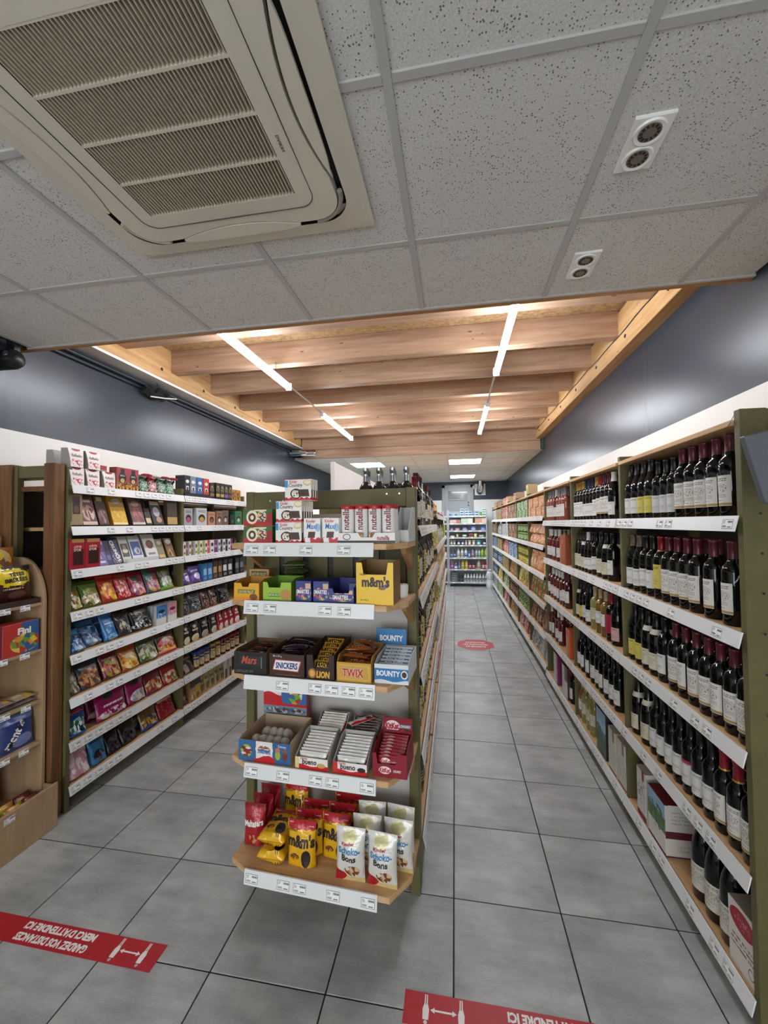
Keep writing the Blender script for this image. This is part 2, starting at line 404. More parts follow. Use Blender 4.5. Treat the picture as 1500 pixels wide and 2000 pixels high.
add('soffit_board', boxm(XL, -2.545, YE+.03, 6.62, 2.962, 2.983, M['wplas'], .001), ce)
add('beam_bracket', boxm(1.333, 1.36, 6.52, 6.6, 2.80, 2.95, mat('#2f4a44', .5), .003), ce)
cb = MB().tube([(1.257, 2.3+.15*i, 3.087+.005*sin(i*1.7)+.004*sin(i*.6)) for i in range(29)], .004, 6).mesh('beam_cable', [M['cable']])
add('beam_cable', cb, ce)
# smooth tiled ceiling at the back
add('back_ceiling_slab', boxm(XL, XR, 6.64, YB, 2.80, 2.82, M['grey']), ce)
bx = [XL, -1.9, -1.3, -.7, -.1, .5, 1.1, XR]
for i in range(len(bx)-1):
    for j in range(8):
        y0 = 6.64+.6*j; y1 = min(y0+.6, YB)
        if (i == 4 and j in (1, 5)) or (i == 1 and j == 1): continue
        x0, x1 = bx[i]+.004, bx[i+1]-.004; hx = (x1-x0)/2; hy = (y1-y0)/2-.004
        add('ceiling_tile', cached(('bt', round(hx, 3), round(hy, 3)), lambda: MB().box(-hx, hx, -hy, hy, 0, .014).mesh('ceiling_tile', [M['ctile2']], bevel=.002)), ce, ((x0+x1)/2, (y0+y1)/2, 2.784))
for x in bx[1:-1]: add('grid_runner', boxm(-.01, .01, 6.64, YB, 0, .01, M['tbar']), ce, (x, 0, 2.781))
for j in range(8): add('grid_cross_bar', boxm(XL, XR, -.01, .01, 0, .01, M['tbar']), ce, (0, 6.64+.6*j, 2.7815))

# ------------------------------------------------------------------ lamps
TUBE = emit('#f2f7ff', LED_TUBE); PANEL = emit('#f4f8ff', LED_PANEL)
def batten(x, y0, y1, label):
    t = thing('led_batten', label, 'ceiling light', (x, (y0+y1)/2, 2.955), 0, 'LED battens under the timber joists'); L = (y1-y0)/2
    prof = [(.024*sin(a), .004-.024*cos(a)) for a in [(k/14-.5)*1.66*pi for k in range(15)]]
    add('housing', cached(('hs', L), lambda: MB().prism([(-.014, .018), (.014, .018), (.012, .045), (-.012, .045)], -L, L, 'y').mesh('housing', [M['wplas']], bevel=.003)), t)
    add('diffuser', cached(('df', L), lambda: MB().prism(prof, -L+.012, L-.012, 'y').mesh('diffuser', [TUBE])), t, (0, 0, -.001))
    for s in (-.6, .6): add('hanger', cached('hng', lambda: MB().tube([(0, 0, .04), (0, 0, .136)], .0025, 6).mesh('hanger', [M['steel']])), t, (0, s*L, 0))
    for s in (-1, 1): add('end_cap', boxm(-.026, .026, -.006, .006, -.023, .046, M['wplas'], .002), t, (0, s*(L+.004), 0))
batten(-1.518, 2.19, 3.59, 'lit white LED batten on the joists near the navy left wall, beside the ceiling edge')
batten(-1.518, 4.55, 5.95, 'lit white LED batten near the header beam on the silver duct side')
batten(.373, 2.19, 3.59, 'lit white LED batten above the wine aisle, beside the ceiling edge')
batten(.373, 4.55, 5.95, 'lit white LED batten above the wine aisle, near the header beam')
for x, nm in ((-1.518, 'thin grey conduit joining the two battens on the duct side'), (.373, 'thin grey conduit joining the two battens above the wine aisle')):
    tag(add('conduit', MB().tube([(x, 3.595, 2.98), (x, 4.545, 2.98)], .008, 8).mesh('conduit', [mat('#b7b4ad', .4)])), nm, 'conduit', 'conduits between the battens')
def panel(x, y, label):
    t = thing('square_ceiling_light', label, 'ceiling light', (x, y, 2.784), 0, 'square LED panels in the back ceiling')
    add('diffuser', boxm(-.28, .28, -.285, .285, .0, .008, PANEL), t)
    for q in ((-.295, -.28, -.295, .295), (.28, .295, -.295, .295), (-.28, .28, -.295, -.285), (-.28, .28, .285, .295)):
        add('frame_edge', boxm(*q, -.003, .014, M['wplas']), t)
panel(.2, 7.54, 'lit square LED panel over the aisle, next to the header beam')
panel(.2, 9.94, 'lit square LED panel over the aisle, close to the end wall')
panel(-1.6, 7.54, 'lit square LED panel above the white partition')
def spot(x, y, label):
    t = thing('twin_spotlight', label, 'spotlight', (x, y, ZC+.004), -.03, 'unlit twin spotlights in the ceiling tiles')
    add('plate', boxm(-.053, .053, -.09, .09, -.008, .004, mat('#e9e9e6', .4), .002), t)
    for s in (-1, 1):
        add('ring', cached('spr', lambda: MB().lathe([(.024, -.007), (.030, -.011), (.040, -.013), (.043, -.008)], 28).mesh('ring', [M['wplas']])), t, (0, s*.043, 0))
        rl = add('reflector', cached('spl', lambda: MB().lathe([(0, -.0085), (.016, -.0087), (.027, -.0105), (.030, -.0115)], 24).mesh('reflector', [mat('#6f6d68', .3, .4)])), t, (0, s*.043, 0))
        for k in range(12):
            a = 2*pi*k/12; add('vent_slot', boxm(-.003, .003, -.004, .004, -.0118, -.0095, M['dark']), rl, (.022*cos(a), .022*sin(a), -.001), (0, 0, a+pi/2))
spot(.562, 1.278, 'white twin spotlight plate set in the middle of a speckled tile')
spot(.562, 1.851, 'white twin spotlight plate close to the timber edge of the ceiling')

# ------------------------------------------------------------------ air conditioner
def rs(hx, hy, r, n=9):
    out = []
    for cx, cy, a0 in ((hx-r, hy-r, 0), (-hx+r, hy-r, pi/2), (-hx+r, -hy+r, pi), (hx-r, -hy+r, 1.5*pi)):
        for k in range(n): a = a0+pi/2*k/(n-1); out.append((cx+r*cos(a), cy+r*sin(a)))
    return out
def ring(la, za, lb, zb, m, name, lc=None, zc=None):
    b = MB(); L = [(la, za), (lb, zb)]+([(lc, zc)] if lc else []); n = len(la)
    for lp, z in L: b.v += [(x, y, z) for x, y in lp]
    for k in range(len(L)-1):
        for i in range(n): j = (i+1) % n; b.face((k*n+i, k*n+j, k*n+n+j, k*n+n+i), 0, None, True)
    return b.mesh(name, [m], 30)
ac = thing('cassette_air_conditioner', 'beige square ceiling cassette air conditioner with slatted grille', 'air conditioner', (-.752, .957, ZC))
AC = M['ac']
def rs2(hx, hy, r, bow=0, L=.228, n=9, m=16):
    """rounded rectangle with sampled sides; bow draws the middle of each side inwards"""
    out = []; cs = ((hx-r, hy-r, 0), (-hx+r, hy-r, pi/2), (-hx+r, -hy+r, pi), (hx-r, -hy+r, 1.5*pi))
    for q, (cx, cy, a0) in enumerate(cs):
        for k in range(n): a = a0+pi/2*k/(n-1); out.append((cx+r*cos(a), cy+r*sin(a)))
        lim = (hx-r) if q in (0, 2) else (hy-r)
        for k in range(1, m):
            t = lim*(1-2*k/m); b_ = bow*max(0, 1-(t/L)**2)
            out.append(((t, hy-b_), (-hx+b_, t), (-t, -hy+b_), (hx-b_, -t))[q])
    return out
add('outer_frame', ring(rs2(.482, .482, .006), 0, rs2(.482, .482, .006), -.010, AC, 'outer_frame', rs2(.414, .414, .10), -.024), ac)
for sx in (-1, 1):
    for sy in (-1, 1):
        add('corner_cover', ring(rs(.055, .055, .008), -.0005, rs(.05, .05, .012), -.004, AC, 'corner_cover', rs(.001, .001, .0005), -.004), ac, (sx*.415, sy*.415, -.0105))
add('air_slot', ring(rs2(.4142, .4142, .10), -.0235, rs2(.416, .416, .10), -.002, M['acd'], 'air_slot', rs2(.33, .33, .08), -.002), ac)
add('centre_panel', ring(rs2(.390, .390, .09, .036), -.003, rs2(.388, .388, .09, .036), -.033, AC, 'centre_panel', rs2(.262, .268, .01), -.037), ac)
add('panel_seam', ring(rs(.312, .318, .05), -.0345, rs(.3135, .3195, .05), -.0375, M['acd'], 'panel_seam', rs(.315, .321, .05), -.0345), ac)
add('grille_recess', boxm(-.266, .266, -.272, .272, -.006, -.002, M['acd']), ac)
for k in range(48):
    add('grille_slat', cached('slat', lambda: MB().prism([(-.0018, -.036), (.0018, -.036), (.0022, -.020), (-.0022, -.020)], -.268, .268, 'y').mesh('grille_slat', [M['ac2']])), ac, (-.257+.01094*k, 0, 0))
for k in range(5):
    add('grille_bar', cached('gbar', lambda: MB().box(-.263, .263, -.004, .004, -.0365, -.02).mesh('grille_bar', [M['ac']])), ac, (0, -.266+.133*k, 0))
def louver(ins, outs, z0, z1, m, name, n=20, L=.228):
    """lens-shaped plate along one side of the cassette: straight outer edge, bowed inner edge"""
    b = MB(); A, B = [], []
    for i in range(n+1):
        t = -1+2*i/n; a = .388-.036*(1-t*t)+ins; A.append((L*t, a)); B.append((L*t, max(.414-outs-.012*t**6, a+.001)))
    lp = A+B[::-1]
    return b.prism(lp, z1, z0, 'z').mesh(name, [m])
for k in range(4):   # k = 3 is the wine side, where the flap stands open
    add('louver_flap', louver(.0095 if k == 3 else .0045, .011 if k == 3 else .0015, -.024, -.0345, AC, 'louver_flap'), ac, (0, 0, 0), (0, 0, k*pi/2))
for k in range(4):
    a0 = k*pi/2
    arc = [(.29*(1 if k in (0, 3) else -1)+.111*cos(a0+pi/2*i/10), .29*(1 if k in (0, 1) else -1)+.111*sin(a0+pi/2*i/10), -.024) for i in range(11)]
    add('corner_strip', MB().tube(arc, .009, 8).mesh('corner_strip', [M['acg'] if k == 0 else M['ac2']]), ac)
add('lettering', letter_mesh('DAIKIN', .05, .009, mat('#4a4a4a', .5), bold=.02), ac, (.287, .09, -.0368), (-pi/2, 0, pi/2))

# ------------------------------------------------------------------ small fittings
t = thing('ceiling_camera', 'black bullet security camera hanging from the left ceiling edge', 'camera', (-2.56, 1.95, 2.655))
add('housing', MB().lathe([(0, -.17), (.045, -.16), (.056, -.13), (.058, .03), (.05, .06), (.03, .075), (0, .078)], 24).mesh('housing', [M['black']]), t, (0, 0, 0), (0, pi/2, 0))
add('lens', MB().lathe([(0, .004), (.012, .003), (.016, 0), (.018, -.004)], 20).mesh('lens', [mat('#34383c', .1)]), t, (.045, -.052, .012), (pi/2, 0, .3))
add('bracket', boxm(-.03, .03, -.02, .02, .04, .14, M['black'], .004), t, (-.03, .05, 0))
for k, (r, z) in enumerate(((.016, 2.925), (.012, 2.885))):
    tag(add('pipe', MB().tube([(XL+r+.003, YE+.04, z), (XL+r+.003, 6.6, z)], r, 10).mesh('pipe', [mat('#22282e', .4)])), ('thick' if k == 0 else 'thin')+' dark pipe along the top of the left navy wall', 'pipe', 'dark pipes on the left wall')
t = thing('cable_bundle', 'coil of black cable tied below the left soffit board', 'cable', (-2.625, 3.24, 2.855))
for k in range(4):
    add('cable_loop', MB().tube([(.012*k-.02, .15*sin(2*pi*i/18), .03*cos(2*pi*i/18)+.01*k-.01*sin(i*2.)) for i in range(19)], .008, 6).mesh('cable_loop', [M['cable']]), t)
add('cable_end', MB().tube([(0, -.08, -.04), (.03, .05, -.02), (.06, .18, .01)], .006, 6).mesh('cable_end', [mat('#d8dadc', .3)]), t)
add('tie', MB().tube([(0, 0, .1), (0, .01, .0)], .004, 6).mesh('tie', [M['cable']]), t)
def duct(name, pts, r, label, loc):
    t = thing(name, label, 'duct', loc); b = MB(); n = 40; P = []
    seg = [Vector(p) for p in pts]; tot = len(seg)-1; rr = []
    for i in range(n+1):
        f = i/n*tot; k = min(int(f), tot-1); P.append(seg[k].lerp(seg[k+1], f-k)); rr.append(r*(1 if i % 2 else .94))
    add('flexible_tube', b.tube(P, rr, 16).mesh('flexible_tube', [M['chrome']], 80), t)
    return t
d = duct('silver_duct', [(XL+.01, 6.42, 2.86), (-2.4, 6.42, 2.86), (-2.28, 6.44, 2.86)], .055, 'crinkled silver duct coming out of the left navy wall', (0, 0, 0))
add('foil_end', MB().lathe([(.055, 0), (.058, .01), (.05, .04), (.03, .05), (0, .052)], 16).mesh('foil_end', [M['chrome']]), d, (-2.285, 6.44, 2.86), (0, pi/2, 0))
d = duct('vent_duct', [(.69, 11.02, 2.79), (.69, 11.04, 2.66), (.675, 11.08, 2.56), (.67, 11.24, 2.50)], .085, 'silver elbow duct on a white plate in the end wall', (0, 0, 0))
add('wall_plate', boxm(.55, .83, YB-.015, YB, 2.41, 2.715, M['wplas'], .003), d)
t = thing('wall_sensor', 'small round grey sensor beside the end wall door frame', 'sensor', (.53, YB-.03, 2.63))
add('ring', MB().lathe([(.028, 0), (.05, 0), (.05, .03), (.028, .035)], 20).mesh('ring', [M['grey']]), t, (0, .03, 0), (pi/2, 0, 0))
add('eye', MB().lathe([(0, .028), (.028, .026), (.028, .0)], 16).mesh('eye', [M['black']]), t, (0, .03, 0), (pi/2, 0, 0))
# white partition standing behind the gondola
t = thing('white_partition', 'tall white boarded partition rising behind the shelf gondola', 'partition', (-1.40, 4.62, 0))
for k in range(3): add('board_panel', boxm(-.02, .02, .86*k+.004, .86*k+.856, .01, 2.4, mat('#e6e8ea', .4), .003), t)
add('edge_post', boxm(-.026, .026, -.03, .0, .01, 2.402, M['wplas'], .002), t)

# ------------------------------------------------------------------ floor stickers
def sticker(cx, cy, L, W, rz, items, label, grp, name='floor_sticker'):
    t = thing(name, label, 'floor sticker', (cx, cy, .0004), rz, grp)
    add('vinyl', cached(('vin', L, W), lambda: MB().box(-L/2, L/2, -W/2, W/2, 0, .0009).mesh('vinyl', [M['red']])), t)
    for nm, me, x, y, r in items: add(nm, me, t, (x, y, .0013), (-pi/2, 0, r))
    return t
FT = M['txtw']
def person_mark():
    b = MB()
    b.lathe([(0, 0), (.0085, 0)], 14)
    v = b.v; b.v = [(x, 0, y+.05) for x, y, z in v]
    for q in ([(-.013, .04), (.013, .04), (.015, .0), (.009, -.02), (-.009, -.02), (-.015, 0)], [(-.008, -.018), (-.002, -.018), (-.002, -.06), (-.007, -.06)], [(.002, -.018), (.008, -.018), (.007, -.06), (.002, -.06)]):
        b.quad([(x, 0, z) for x, z in q])
    b.v = [(x*.74, y, z*.74) for x, y, z in b.v]
    return b.mesh('figure_mark', [FT])
def arrow_mark():
    b = MB()
    for q in ([(-.03, .003), (.03, .003), (.03, -.003), (-.03, -.003)], [(-.03, .009), (-.03, -.009), (-.045, 0)], [(.03, .009), (.045, 0), (.03, -.009)]): b.quad([(x, 0, z) for x, z in q])
    return b.mesh('arrow_mark', [FT])
pm, am = person_mark(), arrow_mark()
t1 = letter_mesh("MERCI D'ATTENDRE ICI", .34, .032, FT, bold=.05); t2 = letter_mesh('GARDEZ VOS DISTANCES', .34, .032, FT, bold=.05)
E1 = [('figure_mark', pm, -.045, 0, 0), ('arrow_mark', am, 0, 0, 0), ('figure_mark', pm, .045, 0, 0)]
def strip(cx, cy, L, rz, iconx, textx, label):
    its = []
    for n, me, x, y, r in E1: its.append((n, me, iconx+x*1.33, 0, pi))
    its += [('lettering', t1, textx, .022, pi), ('lettering', t2, textx, -.022, pi)]
    o = sticker(cx, cy, L, .10, rz, its, label, 'red distance strips on the floor')
strip(-1.60, 1.452, .895, -.012, .32, -.03, 'red floor strip with white distance text beside the plywood sweets stand')
strip(.26, 1.448, .92, .0, -.324, .06, 'red floor strip with white distance text in the wine aisle')
def disc(cx, cy, r, label, ringed):
    t = thing('round_floor_sticker', label, 'floor sticker', (cx, cy, .0004), 0, 'round stickers on the aisle floor')
    add('vinyl', MB().lathe([(r, 0), (r, .0009), (0, .0009)], 8 if not ringed else 28).mesh('vinyl', [M['red'] if not ringed else mat('#aaa7a5', .5)]), t, (0, 0, 0), (0, 0, pi/8))
    if ringed: add('ring_print', ring([(r*.87*cos(a*pi/14), r*.87*sin(a*pi/14)) for a in range(28)], .0012, [(r*cos(a*pi/14), r*sin(a*pi/14)) for a in range(28)], .0012, mat('#b8505a', .5), 'ring_print'), t)
    for k, s in enumerate(("RESPECTEZ", "LES DISTANCES", "DE SECURITE")):
        add('lettering', letter_mesh(s, r*(1.0 if k % 2 == 0 else 1.25), r*(.2 if not ringed else .12), FT if not ringed else mat('#b97a7e', .5), bold=.02), t, (0, r*.36*(1-k), .0014), (-pi/2, 0, 0))
disc(.255, 5.76, .26, 'red octagonal floor sticker with white lettering between wine and spirits shelves', False)
disc(.21, 9.77, .21, 'round floor sticker with red ring in front of the cleaning products rack', True)
# ================================================================== SHELVING
def tag_mesh(v):
    def mk():
        b = MB(); W, H = .027, .0165; r = random.Random(v)
        b.box(-W, W, -.0006, .0004, -H, H, 0)
        y = -.0009
        def R(x0, x1, z0, z1, mi): b.quad([(x0, y, z0), (x1, y, z0), (x1, y, z1), (x0, y, z1)], mi)
        for q in ((-W, W, H-.0013, H), (-W, W, -H, -H+.0013), (-W, -W+.0013, -H+.0013, H-.0013), (W-.0013, W, -H+.0013, H-.0013)): R(*q, 1)
        for k in range(6): x = .001+.004*k; R(x, x+.003, .004, .011, 2)      # price digits
        for k in range(3): R(-W+.004, -W+.010+.006*r.random(), .010-.004*k, .0115-.004*k, 2)
        for k in range(9): x = -W+.004+.0021*k; R(x, x+.0011, -.012, -.005, 2)  # barcode
        R(.002, .02, -.012, -.009, 1)
        return b.mesh('price_tag', [M['tagw'], M['tagk'], M['tagp']])
    return cached(('tag', v), mk)
RAIL_T = .22
def rail(parent, x0, x1, y, z, ntags, seed, h=.05, out=.011, cover=True):
    """sloped price rail; its top edge at (y, z) in the parent's frame, front facing -y"""
    L = x1-x0; r = random.Random(seed)
    me = cached(('rail', round(L, 3), h), lambda: MB().prism([(.0, .003), (.006, .003), (.004, -.004), (.003-out, -h), (-out, -h)], 0, L, 'x').mesh('price_rail', [M['rail']]))
    o = add('price_rail', me, parent, (x0, y, z))
    ang = math.atan2(out, h)
    if ntags:
        slots = sorted(r.sample(range(max(ntags+3, int(L/.075))), ntags)); n = max(ntags+3, int(L/.075))
        for k in slots:
            x = L*(k+.5)/n
            add('price_tag', tag_mesh(r.randrange(3)), o, (x, -out*.5-.0012, -h*.5), (-ang, 0, 0))
    return o

def bay(name, label, loc, rz, W, depth, hs, group, top=None, board='board', rail_y=-.035, ph=2.04, left=True, right=False, tags=6, seed=1, back=True, kick=True, pw=.03, pd=.08, holes=False, matb=None, dbl=False, dark_back=None):
    t = thing(name, label, 'shelf', loc, rz, group)
    D = depth; bw = matb or M['board_y']
    def upright(x):
        add('upright', cached(('up', ph, pd), lambda: MB().box(0, pw, 0, pd, 0, ph).mesh('upright', [M['olive']], bevel=.002)), t, (x, 0, 0))
        add('upright', cached(('ur', ph), lambda: MB().box(0, pw, -.06, 0, 0, ph).mesh('upright', [M['olive']], bevel=.002)), t, (x, D, 0))
        add('frame_crossbar', cached(('fc', D, pd), lambda: MB().box(.004, pw-.004, pd, D-.06, -.07, 0).mesh('frame_crossbar', [M['olive']])), t, (x, 0, ph-.002))
    if left: upright(0)
    if right: upright(W-pw)
    x0, x1 = (pw+.001 if left else .001), (W-pw-.001 if right else W-.001)
    for k, z in enumerate(hs):
        fy = rail_y+.012
        add('shelf_board', cached(('sb', round(x1-x0, 3), D, fy, bw.name, left, right), lambda: MB().box(x0, x1, fy, D-.02, -.022, 0).mesh('shelf_board', [bw], bevel=.002)), t, (0, 0, z))
        rail(t, .005, W-.005, rail_y, z+.001, tags, seed*31+k)
    if top: add('top_board', cached(('tb', round(x1-x0, 3), D, left, right), lambda: MB().box(x0, x1, -.01, D-.01, -.02, 0).mesh('top_board', [bw], bevel=.002)), t, (0, 0, top))
    if back: add('back_panel', cached(('bp', W, ph, D, dark_back), lambda: MB().box(.002, W-.002, D-.018, D-.01, .05, ph-.12).mesh('back_panel', [M['shelf_back']])), t)
    return t
XFR = .94
RY = [1.53, 2.56, 3.565, 4.56, 5.58, 6.58, 7.59, 8.59, 9.6, 10.6]      # uprights of the wall shelves on the right
H5 = [1.68, 1.293, .905, .507, .118]; H6 = [1.732, 1.417, 1.10, .79, .47, .15]
RN = ['end wine bay behind the grey screen', 'second wine bay from the grey screen', 'bay of rosé wines beside the orange packets', 'bay of orange packets next to the rosé wines', 'bay of green packets beside the orange packets',
      'sixth bay from the grey screen', 'seventh bay from the grey screen', 'eighth bay from the grey screen', 'last bay before the cleaning rack']
RB = []
for i in range(9):
    Wd = RY[i+1]-RY[i]
    RB.append(bay('wall_shelf', 'olive green wall shelf, '+RN[i], (XFR, RY[i+1], 0), -pi/2, Wd, XR-XFR-.003, H5 if i < 3 else H6, 'olive wall shelves along the wine aisle', top=2.01, left=True, right=(i == 0), tags=(6, 8, 8, 7, 6, 5, 4, 3, 3)[i], seed=i+1, rail_y=-.014))
# dark discs painting the shade of peg holes, and pegs in the end upright
for k in range(13):
    z = 1.98-.13*k
    if k in (0, 4): add('peg', MB().tube([(.045, .018, 0), (.043, .03, .012), (.04, .038, .03)], .0018, 6).mesh('peg', [M['steel']]), RB[0], (Wd*0+RY[1]-RY[0], 0, z)).rotation_euler = (0, 0, -pi/2)
    add('painted_peg_hole', cached('ph', lambda: MB().lathe([(0, .0008), (.0038, .0008), (.0042, 0)], 10).mesh('painted_peg_hole', [M['dark']])), RB[0], (RY[1]-RY[0]+.0152, .042, z-.03), (0, pi/2, 0))
XFL = -2.27
H8 = [1.922, 1.67, 1.412, 1.159, .904, .65, .396, .145]
LN = ['sweets wall shelf beside the dark timber posts', 'coffee and chocolate wall shelf next to the sweets shelf', 'wall shelf beyond the coffee shelf, hidden behind the end display']
LB = []
for i, y0 in enumerate((2.068, 3.097, 4.11)):
    Wd = (1.029, 1.013, 1.01)[i]
    LB.append(bay('wall_shelf', 'olive green '+LN[i], (XFL, y0, 0), pi/2, Wd, .425, H8, 'olive wall shelves along the left wall', ph=(2.03 if i == 0 else 1.985), left=True, right=(i == 2), tags=(7, 8, 4)[i], seed=20+i, rail_y=-.024))
# gondola in the middle (double sided)
GY = [2.005, 2.97, 3.95, 4.95, 5.95, 6.95, 7.95]
G5 = [1.655, 1.30, .92, .545, .15]; G6 = [1.76, 1.43, 1.11, .80, .48, .15]
GN = ['first spirits section behind the end display', 'second spirits section of the gondola', 'third gondola section with red crisp bags on top', 'fourth gondola section from the end display', 'fifth gondola section from the end display', 'last gondola section before the cleaning rack']
GB = []
XG = -.215
for i in range(6):
    hs = G5 if i < 2 else G6
    g = bay('gondola_shelf', 'olive green '+GN[i], (XG, GY[i], 0), pi/2, GY[i+1]-GY[i], .80, hs, 'olive gondola sections', ph=1.82, left=True, right=(i == 5), tags=(9, 8, 6, 5, 4, 4)[i], seed=50+i, rail_y=-.045, back=False, pd=.06)
    add('centre_panel', cached(('cp', i > 0), lambda: MB().box(.03, .955, .395, .405, .05, 1.6).mesh('centre_panel', [M['shelf_back']])), g)
    GB.append(g)
# dark timber end posts of the sweets shelf
t = thing('timber_end_frame', 'dark timber end frame with two posts beside the sweets shelf', 'frame', (-2.5, 2.03, 0))
for x0, x1 in ((-2.358, -2.283), (-2.695, -2.585)):
    add('post', MB().box(x0+2.5, x1+2.5, -.035, .033, 0, 2.045).mesh('post', [M['post']], bevel=.004), t)
add('rail', boxm(-.085, .142, -.012, .02, 1.965, 2.035, M['olive'], .002), t)
add('rail', boxm(-.085, .142, .0, .02, 1.885, 1.915, M['post'], .002), t)
add('inner_strip', boxm(-.085, -.06, -.02, .02, 0, 2.035, M['olive'], .002), t)

# ------------------------------------------------------------------ end display
ER = -.06; EO = Vector((-.61, 1.91, 0))
END = thing('end_display', 'olive end display with chamfered pine shelves of chocolate bars and sweets', 'shelf', EO, ER)
EZ = [1.592, 1.352, 1.043, .683, .252]
for x in (-.4125, .4125):
    add('upright', MB().box(x-.0215, x+.0215, -.015, .05, 0, 1.838).mesh('upright', [M['olive']], bevel=.002), END)
    for k in range(11):
        add('painted_peg_hole', cached('ph', lambda: None), END, (x+.0217 if x > 0 else x-.0217, .022, 1.76-.15*k), (0, pi/2 if x > 0 else -pi/2, 0))  # flat dark discs, the shade of the holes put into their colour
add('crossbar', MB().prism([(-.432, 1.75), (.3905, 1.75), (.3905, 1.835), (-.405, 1.835), (-.432, 1.80)], -.012, .012, 'y').mesh('crossbar', [M['olive']], bevel=.002), END)
for x in (-.30, -.23, .3, .36): add('screw', cached('scr', lambda: MB().lathe([(0, .002), (.004, .0018), (.0045, 0)], 10).mesh('screw', [M['steel']])), END, (x, -.0125, 1.79+.02*(x > 0)), (pi/2, 0, 0))
add('crossbar', boxm(-.39, .39, .0, .02, .10, .16, M['olive'], .002), END)
for z0, z1, c in ((.16, 1.03, '#b9b6b1'), (1.045, 1.30, '#b9b6b1'), (1.60, 1.72, '#b9b6b1')):
    add('back_panel', MB().box(-.39, .39, .012, .02, z0, z1).mesh('back_panel', [mat(c, .65)]), END)
add('back_panel', boxm(-.39, .39, .035, .042, 1.34, 1.60, M['shelf_back']), END)
for k in range(6): add('back_slat', boxm(-.37+.13*k, -.27+.13*k, .022, .034, 1.34, 1.60, M['olive']), END)
for k, z in enumerate(EZ):
    pr = [(-.335, -.005), (-.335, -.285), (-.245, -.328), (.365, -.328), (.432, -.215), (.432, -.005)]
    s = add('shelf_board', cached('esb', lambda: MB().prism(pr, -.024, 0, 'z').mesh('shelf_board', [M['board_y']], bevel=.0015)), END, (0, 0, z))
    for x in (-.345, .409):
        add('bracket', cached('ebr', lambda: MB().prism([(-.015, -.135), (-.015, -.026), (-.20, -.026), (-.175, -.05)], -.011, .011, 'x').mesh('bracket', [mat('#a9804f', .55)], bevel=.001)), END, (x, 0, z))
    rail(END, -.245, .318, -.332, z+.001, (4, 4, 5, 5, 5)[k], 90+k, h=.052, out=.009)
# ------------------------------------------------------------------ cleaning rack at the end wall
KZ = [1.85, 1.66, 1.468, 1.29, 1.087, .76, .46, .124]
def rack(x, w, label):
    t = thing('metal_rack', label, 'shelf', (x, 10.88, 0), 0, 'grey metal racks along the end wall')
    for sx in (0, w):
        for y in (0, .33): add('upright', boxm(-.012, .012, -.012, .012, 0, 2.0, M['grey'], .001), t, (sx, y, 0))
    for k, z in enumerate(KZ):
        add('shelf', cached(('rks', w), lambda: MB().box(.012, w-.012, -.005, .34, -.03, 0).mesh('shelf', [M['grey']], bevel=.002)), t, (0, 0, z))
        r = add('price_rail', cached(('rkr', w), lambda: MB().box(.014, w-.014, -.012, -.005, -.035, .004).mesh('price_rail', [M['strip']])), t, (0, 0, z))
        rr = random.Random(k)
        for j in range(4): add('price_tag', boxm(-.035, .035, -.0145, -.0125, -.03, 0, M['tagw']), r, (w*(j+.3+.5*rr.random())/4, 0, 0))
    add('back_panel', boxm(0, w, .345, .352, .03, 1.98, M['grey']), t)
    return t
rack(-.16, .97, 'grey metal rack of cleaning products facing down the wine aisle')
rack(-1.165, .97, 'grey metal rack next to the cleaning rack, mostly behind the gondola')
# ------------------------------------------------------------------ plywood sweets stand
ST = thing('sweets_stand', 'plywood display stand with rounded side and priced shelves of bagged sweets', 'display stand', (-2.62, 1.0, 0))
side = [(.0, .0), (.31, .0), (.31, 1.25)]+[(.31-.17*(1-cos(a)), 1.25+.25*sin(a)) for a in [pi/2*k/8 for k in range(1, 9)]]+[(0, 1.5)]
for y in (.0, .965): add('side_panel', MB().prism(side, y, y+.02, 'y').mesh('side_panel', [M['ply']], bevel=.002), ST)
add('back_panel', boxm(.0, .012, .02, .965, .02, 1.62, M['ply']), ST)
SZ = [1.245, .985, .70, .47]
for k, z in enumerate(SZ):
    s = add('shelf_board', boxm(.012, .305, .02, .965, -.015, 0, M['ply'], .001), ST, (0, 0, z))
    rr = random.Random(k+3)
    for j in range(3): add('price_tag', tag_mesh(j), ST, (.3075, .66+.105*j+rr.uniform(-.012, .012), z-.014), (-.0, 0, pi/2))
add('bottom_tray', boxm(.012, .385, .02, .965, .11, .125, M['ply']), ST)
add('tray_front', boxm(.385, .40, .0, .985, .0, .24, M['ply'], .003), ST)
for y in (.0, .970): add('tray_end', boxm(.311, .385, y, y+.015, .0, .225, M['ply'], .002), ST)
add('price_tag', tag_mesh(1), ST, (.4008, .73, .205), (0, 0, pi/2))
# ------------------------------------------------------------------ grey screen beside the wine shelf
t = thing('display_screen', 'flat grey screen back on a pole in front of the end wine bay', 'screen', (.93, 1.25, 0))
c0 = pix(1448, 853, 'y', 1.25); c1 = pix(1491, 984, 'y', 1.25)
s0 = (c0.x-.93, c0.z); s1 = (c1.x-.93, c1.z); ux = Vector((.974, .225))*.30
q = [s0, s1, (s1[0]+ux.x, s1[1]+ux.y*.8), (s0[0]+ux.x, s0[1]+ux.y)]
add('screen_shell', MB().prism([(x, z) for x, z in q], -.012, .012, 'y').mesh('screen_shell', [mat('#5d6066', .45)], bevel=.003), t)
add('pole', MB().tube([(.22, .014, .02), (.22, .014, 1.86)], .014, 12).mesh('pole', [M['dgrey']]), t)
add('base', MB().lathe([(0, 0), (.13, 0), (.13, .012), (.03, .025), (0, .025)], 24).mesh('base', [M['dgrey']]), t, (.22, .014, 0))
